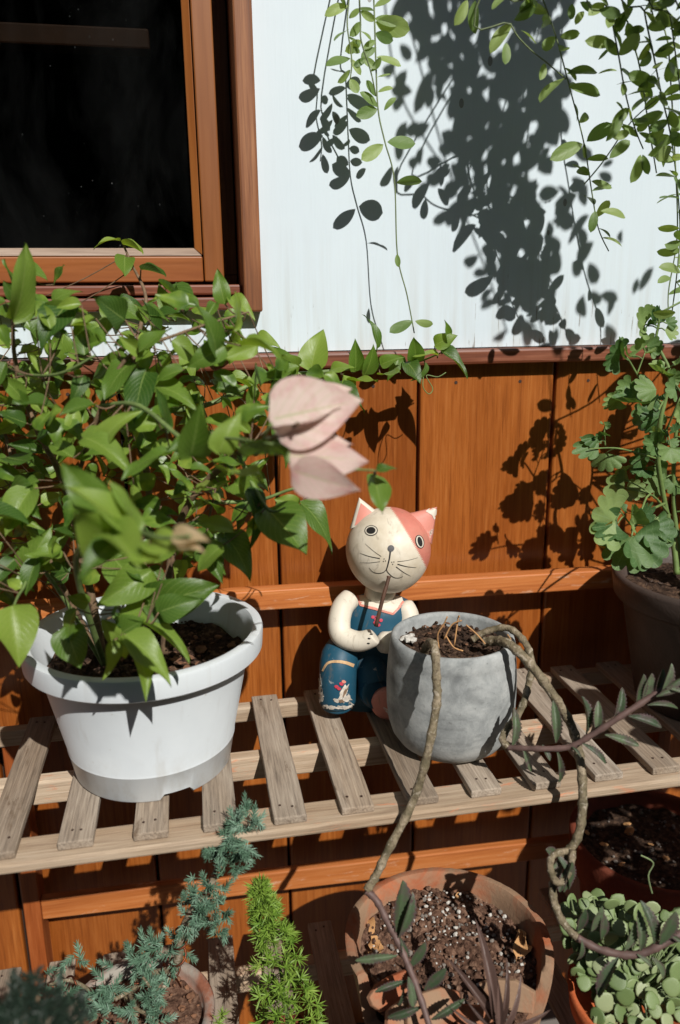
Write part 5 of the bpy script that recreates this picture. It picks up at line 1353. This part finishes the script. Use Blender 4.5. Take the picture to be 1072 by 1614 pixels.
def sprig(mb, p, d, L, nL=.0115, w=.00075, n=30):
    d = d.normalized(); o1 = d.orthogonal().normalized(); o2 = d.cross(o1)
    for i in range(n):
        q = i / n; th = i * 2.4
        side = o1 * math.cos(th) + o2 * math.sin(th)
        needle(mb, p + d * L * q, d * (.75 + .4 * q) + side * (1.0 - .45 * q), nL * R.uniform(.7, 1.15) * (1 - .35 * q), w)
def cluster(mb, c, ax, r, count, **kw):
    n = int(count * 1.15)
    for _ in range(n):
        d = Vector((R.gauss(0, 1), R.gauss(-.25, 1), R.gauss(.25, 1))).normalized() + ax * .5
        sprig(mb, c + Vector((R.gauss(0, 1), R.gauss(0, 1), R.gauss(0, 1))) * r * .35, d, r * R.uniform(.7, 1.2), **kw)
for (u, v, d, r, n) in ((385, 1295, .90, .020, 10), (368, 1325, .905, .022, 11), (342, 1345, .91, .018, 8), (380, 1340, .90, .018, 8), (362, 1362, .91, .018, 7), (330, 1395, .93, .018, 7), (322, 1425, .935, .022, 10), (342, 1440, .93, .018, 8), (305, 1450, .945, .018, 7), (352, 1470, .93, .014, 3), (300, 1420, .94, .014, 4), (275, 1490, .965, .016, 5),
                        (243, 1500, .985, .022, 8), (225, 1515, .985, .02, 7), (275, 1500, .985, .018, 5), (240, 1555, .965, .02, 8), (235, 1575, .96, .016, 5), (172, 1565, .96, .024, 11), (160, 1590, .96, .018, 6), (120, 1515, 1.0, .018, 4), (112, 1575, .985, .02, 7), (250, 1600, .955, .018, 6), (205, 1600, .96, .016, 5)):
    cluster(nd, jd(u, v, d), Vector((0, -.1, .4)), r, n)
for (u, v, d, r, n) in ((70, 1560, .99, .018, 4), (40, 1590, .98, .02, 4), (88, 1590, .975, .02, 5)):
    cluster(nd, jd(u, v, d), Vector((0, -.1, .4)), r, n)
o = nd.build('needles', M_JUN, jun); o['kind'] = 'stuff'
wr = MB()
def coil(P, turns, r0, r1, mb, w=.0013):
    out = []
    N = int(turns * 12)
    for i in range(N + 1):
        q = i / N * (len(P) - 1.001); k = int(q); p = P[k].lerp(P[k + 1], q - k); d = (P[k + 1] - P[k]).normalized()
        a = d.cross(Vector((0, 1, .3))).normalized(); b_ = d.cross(a)
        th = 6.28318 * i / 12; r = r0 + (r1 - r0) * i / N
        out.append(p + a * math.cos(th) * r + b_ * math.sin(th) * r)
    mb.tube(out, w, 6)
coil(TPT[:30], 9, .0105, .0085, wr); coil(TPT[30:], 4, .0062, .0045, wr, .0010)
coil(br2[0], 4, .0058, .0042, wr); coil(br2[2], 2.5, .0055, .004, wr)
wr.tube(spline([jd(285, 1555, .99), jd(275, 1540, .975), jd(262, 1540, .98)], 4), .0013, 6)
wr.build('copper_wire', M_COPPER, jun, smooth=True)

# ------------------------------------------------------------------ foxtail fern
FB = at(455, 1660, 1.02)
FPZ = max(Z2 + .004, FB.z)
fern = thing('foxtail_fern', (FB.x, FB.y, FPZ), 'bright yellow green foxtail fern plume standing between juniper and broken pot', 'plant')
fp = thing('fern_pot', (FB.x, FB.y, Z2), 'small red terracotta pot under the foxtail fern at the bottom edge', 'plant pot')
MB().lathe((FB.x, FB.y, Z2), [(0, 0), (.026, 0), (.028, .002), (.036, FPZ - Z2 + .016), (.038, FPZ - Z2 + .017), (.038, FPZ - Z2 + .022), (.034, FPZ - Z2 + .022), (.032, FPZ - Z2 + .012), (0, FPZ - Z2 + .012)], 40).build('body', M_TERRA2, fp, smooth=True)
SP = spline([FB, at(452, 1600, 1.01), at(440, 1520, 1.0), at(422, 1450, .995), at(406, 1398, .99)], 8)
fst = MB(); fst.tube(SP, taper(len(SP), .003, .0012), 7); fst.build('stem', M_GSTEM, fern, smooth=True)
fn = MB()
for i in range(175):
    q = R.random() ** .85
    k = q * (len(SP) - 1.01); ki = int(k); p = SP[ki].lerp(SP[ki + 1], k - ki)
    w_ = .004 + .038 * min(1, (1 - q) * 1.25)
    th = R.uniform(0, 6.283)
    rad = Vector((math.cos(th), math.sin(th), .35))
    c = p + rad * w_ * R.uniform(.55, 1.0)
    fn.tube([p, c], .0005, 3, False)
    ax = (rad + Vector((0, 0, .5))).normalized()
    for j in range(15):
        d = ax * R.uniform(.25, .8) + Vector((R.gauss(0, 1), R.gauss(0, 1), R.gauss(0, 1))).normalized()
        needle(fn, c, d, R.uniform(.011, .018), .0010)
for (u, v) in ((345, 1612), (350, 1600), (335, 1622)):
    c = at(u, v, .98)
    for j in range(26): needle(fn, c, Vector((R.gauss(0, 1), R.gauss(-.5, 1), R.gauss(.6, 1))), R.uniform(.009, .014), .0008)
o = fn.build('needles', M_FERN, fern); o['kind'] = 'stuff'

# ------------------------------------------------------------------ conifer close to the lens, bottom left, shade painted into its needles
dc = thing('shade_toned_conifer', at(40, 1760, .66), 'out of focus conifer sprays in the near bottom left corner, shade painted in', 'plant')
M_DCON = G_needle('shade_toned_needle', (.008, .016, .010, 1), (.014, .028, .017, 1), (.026, .046, .030, 1))
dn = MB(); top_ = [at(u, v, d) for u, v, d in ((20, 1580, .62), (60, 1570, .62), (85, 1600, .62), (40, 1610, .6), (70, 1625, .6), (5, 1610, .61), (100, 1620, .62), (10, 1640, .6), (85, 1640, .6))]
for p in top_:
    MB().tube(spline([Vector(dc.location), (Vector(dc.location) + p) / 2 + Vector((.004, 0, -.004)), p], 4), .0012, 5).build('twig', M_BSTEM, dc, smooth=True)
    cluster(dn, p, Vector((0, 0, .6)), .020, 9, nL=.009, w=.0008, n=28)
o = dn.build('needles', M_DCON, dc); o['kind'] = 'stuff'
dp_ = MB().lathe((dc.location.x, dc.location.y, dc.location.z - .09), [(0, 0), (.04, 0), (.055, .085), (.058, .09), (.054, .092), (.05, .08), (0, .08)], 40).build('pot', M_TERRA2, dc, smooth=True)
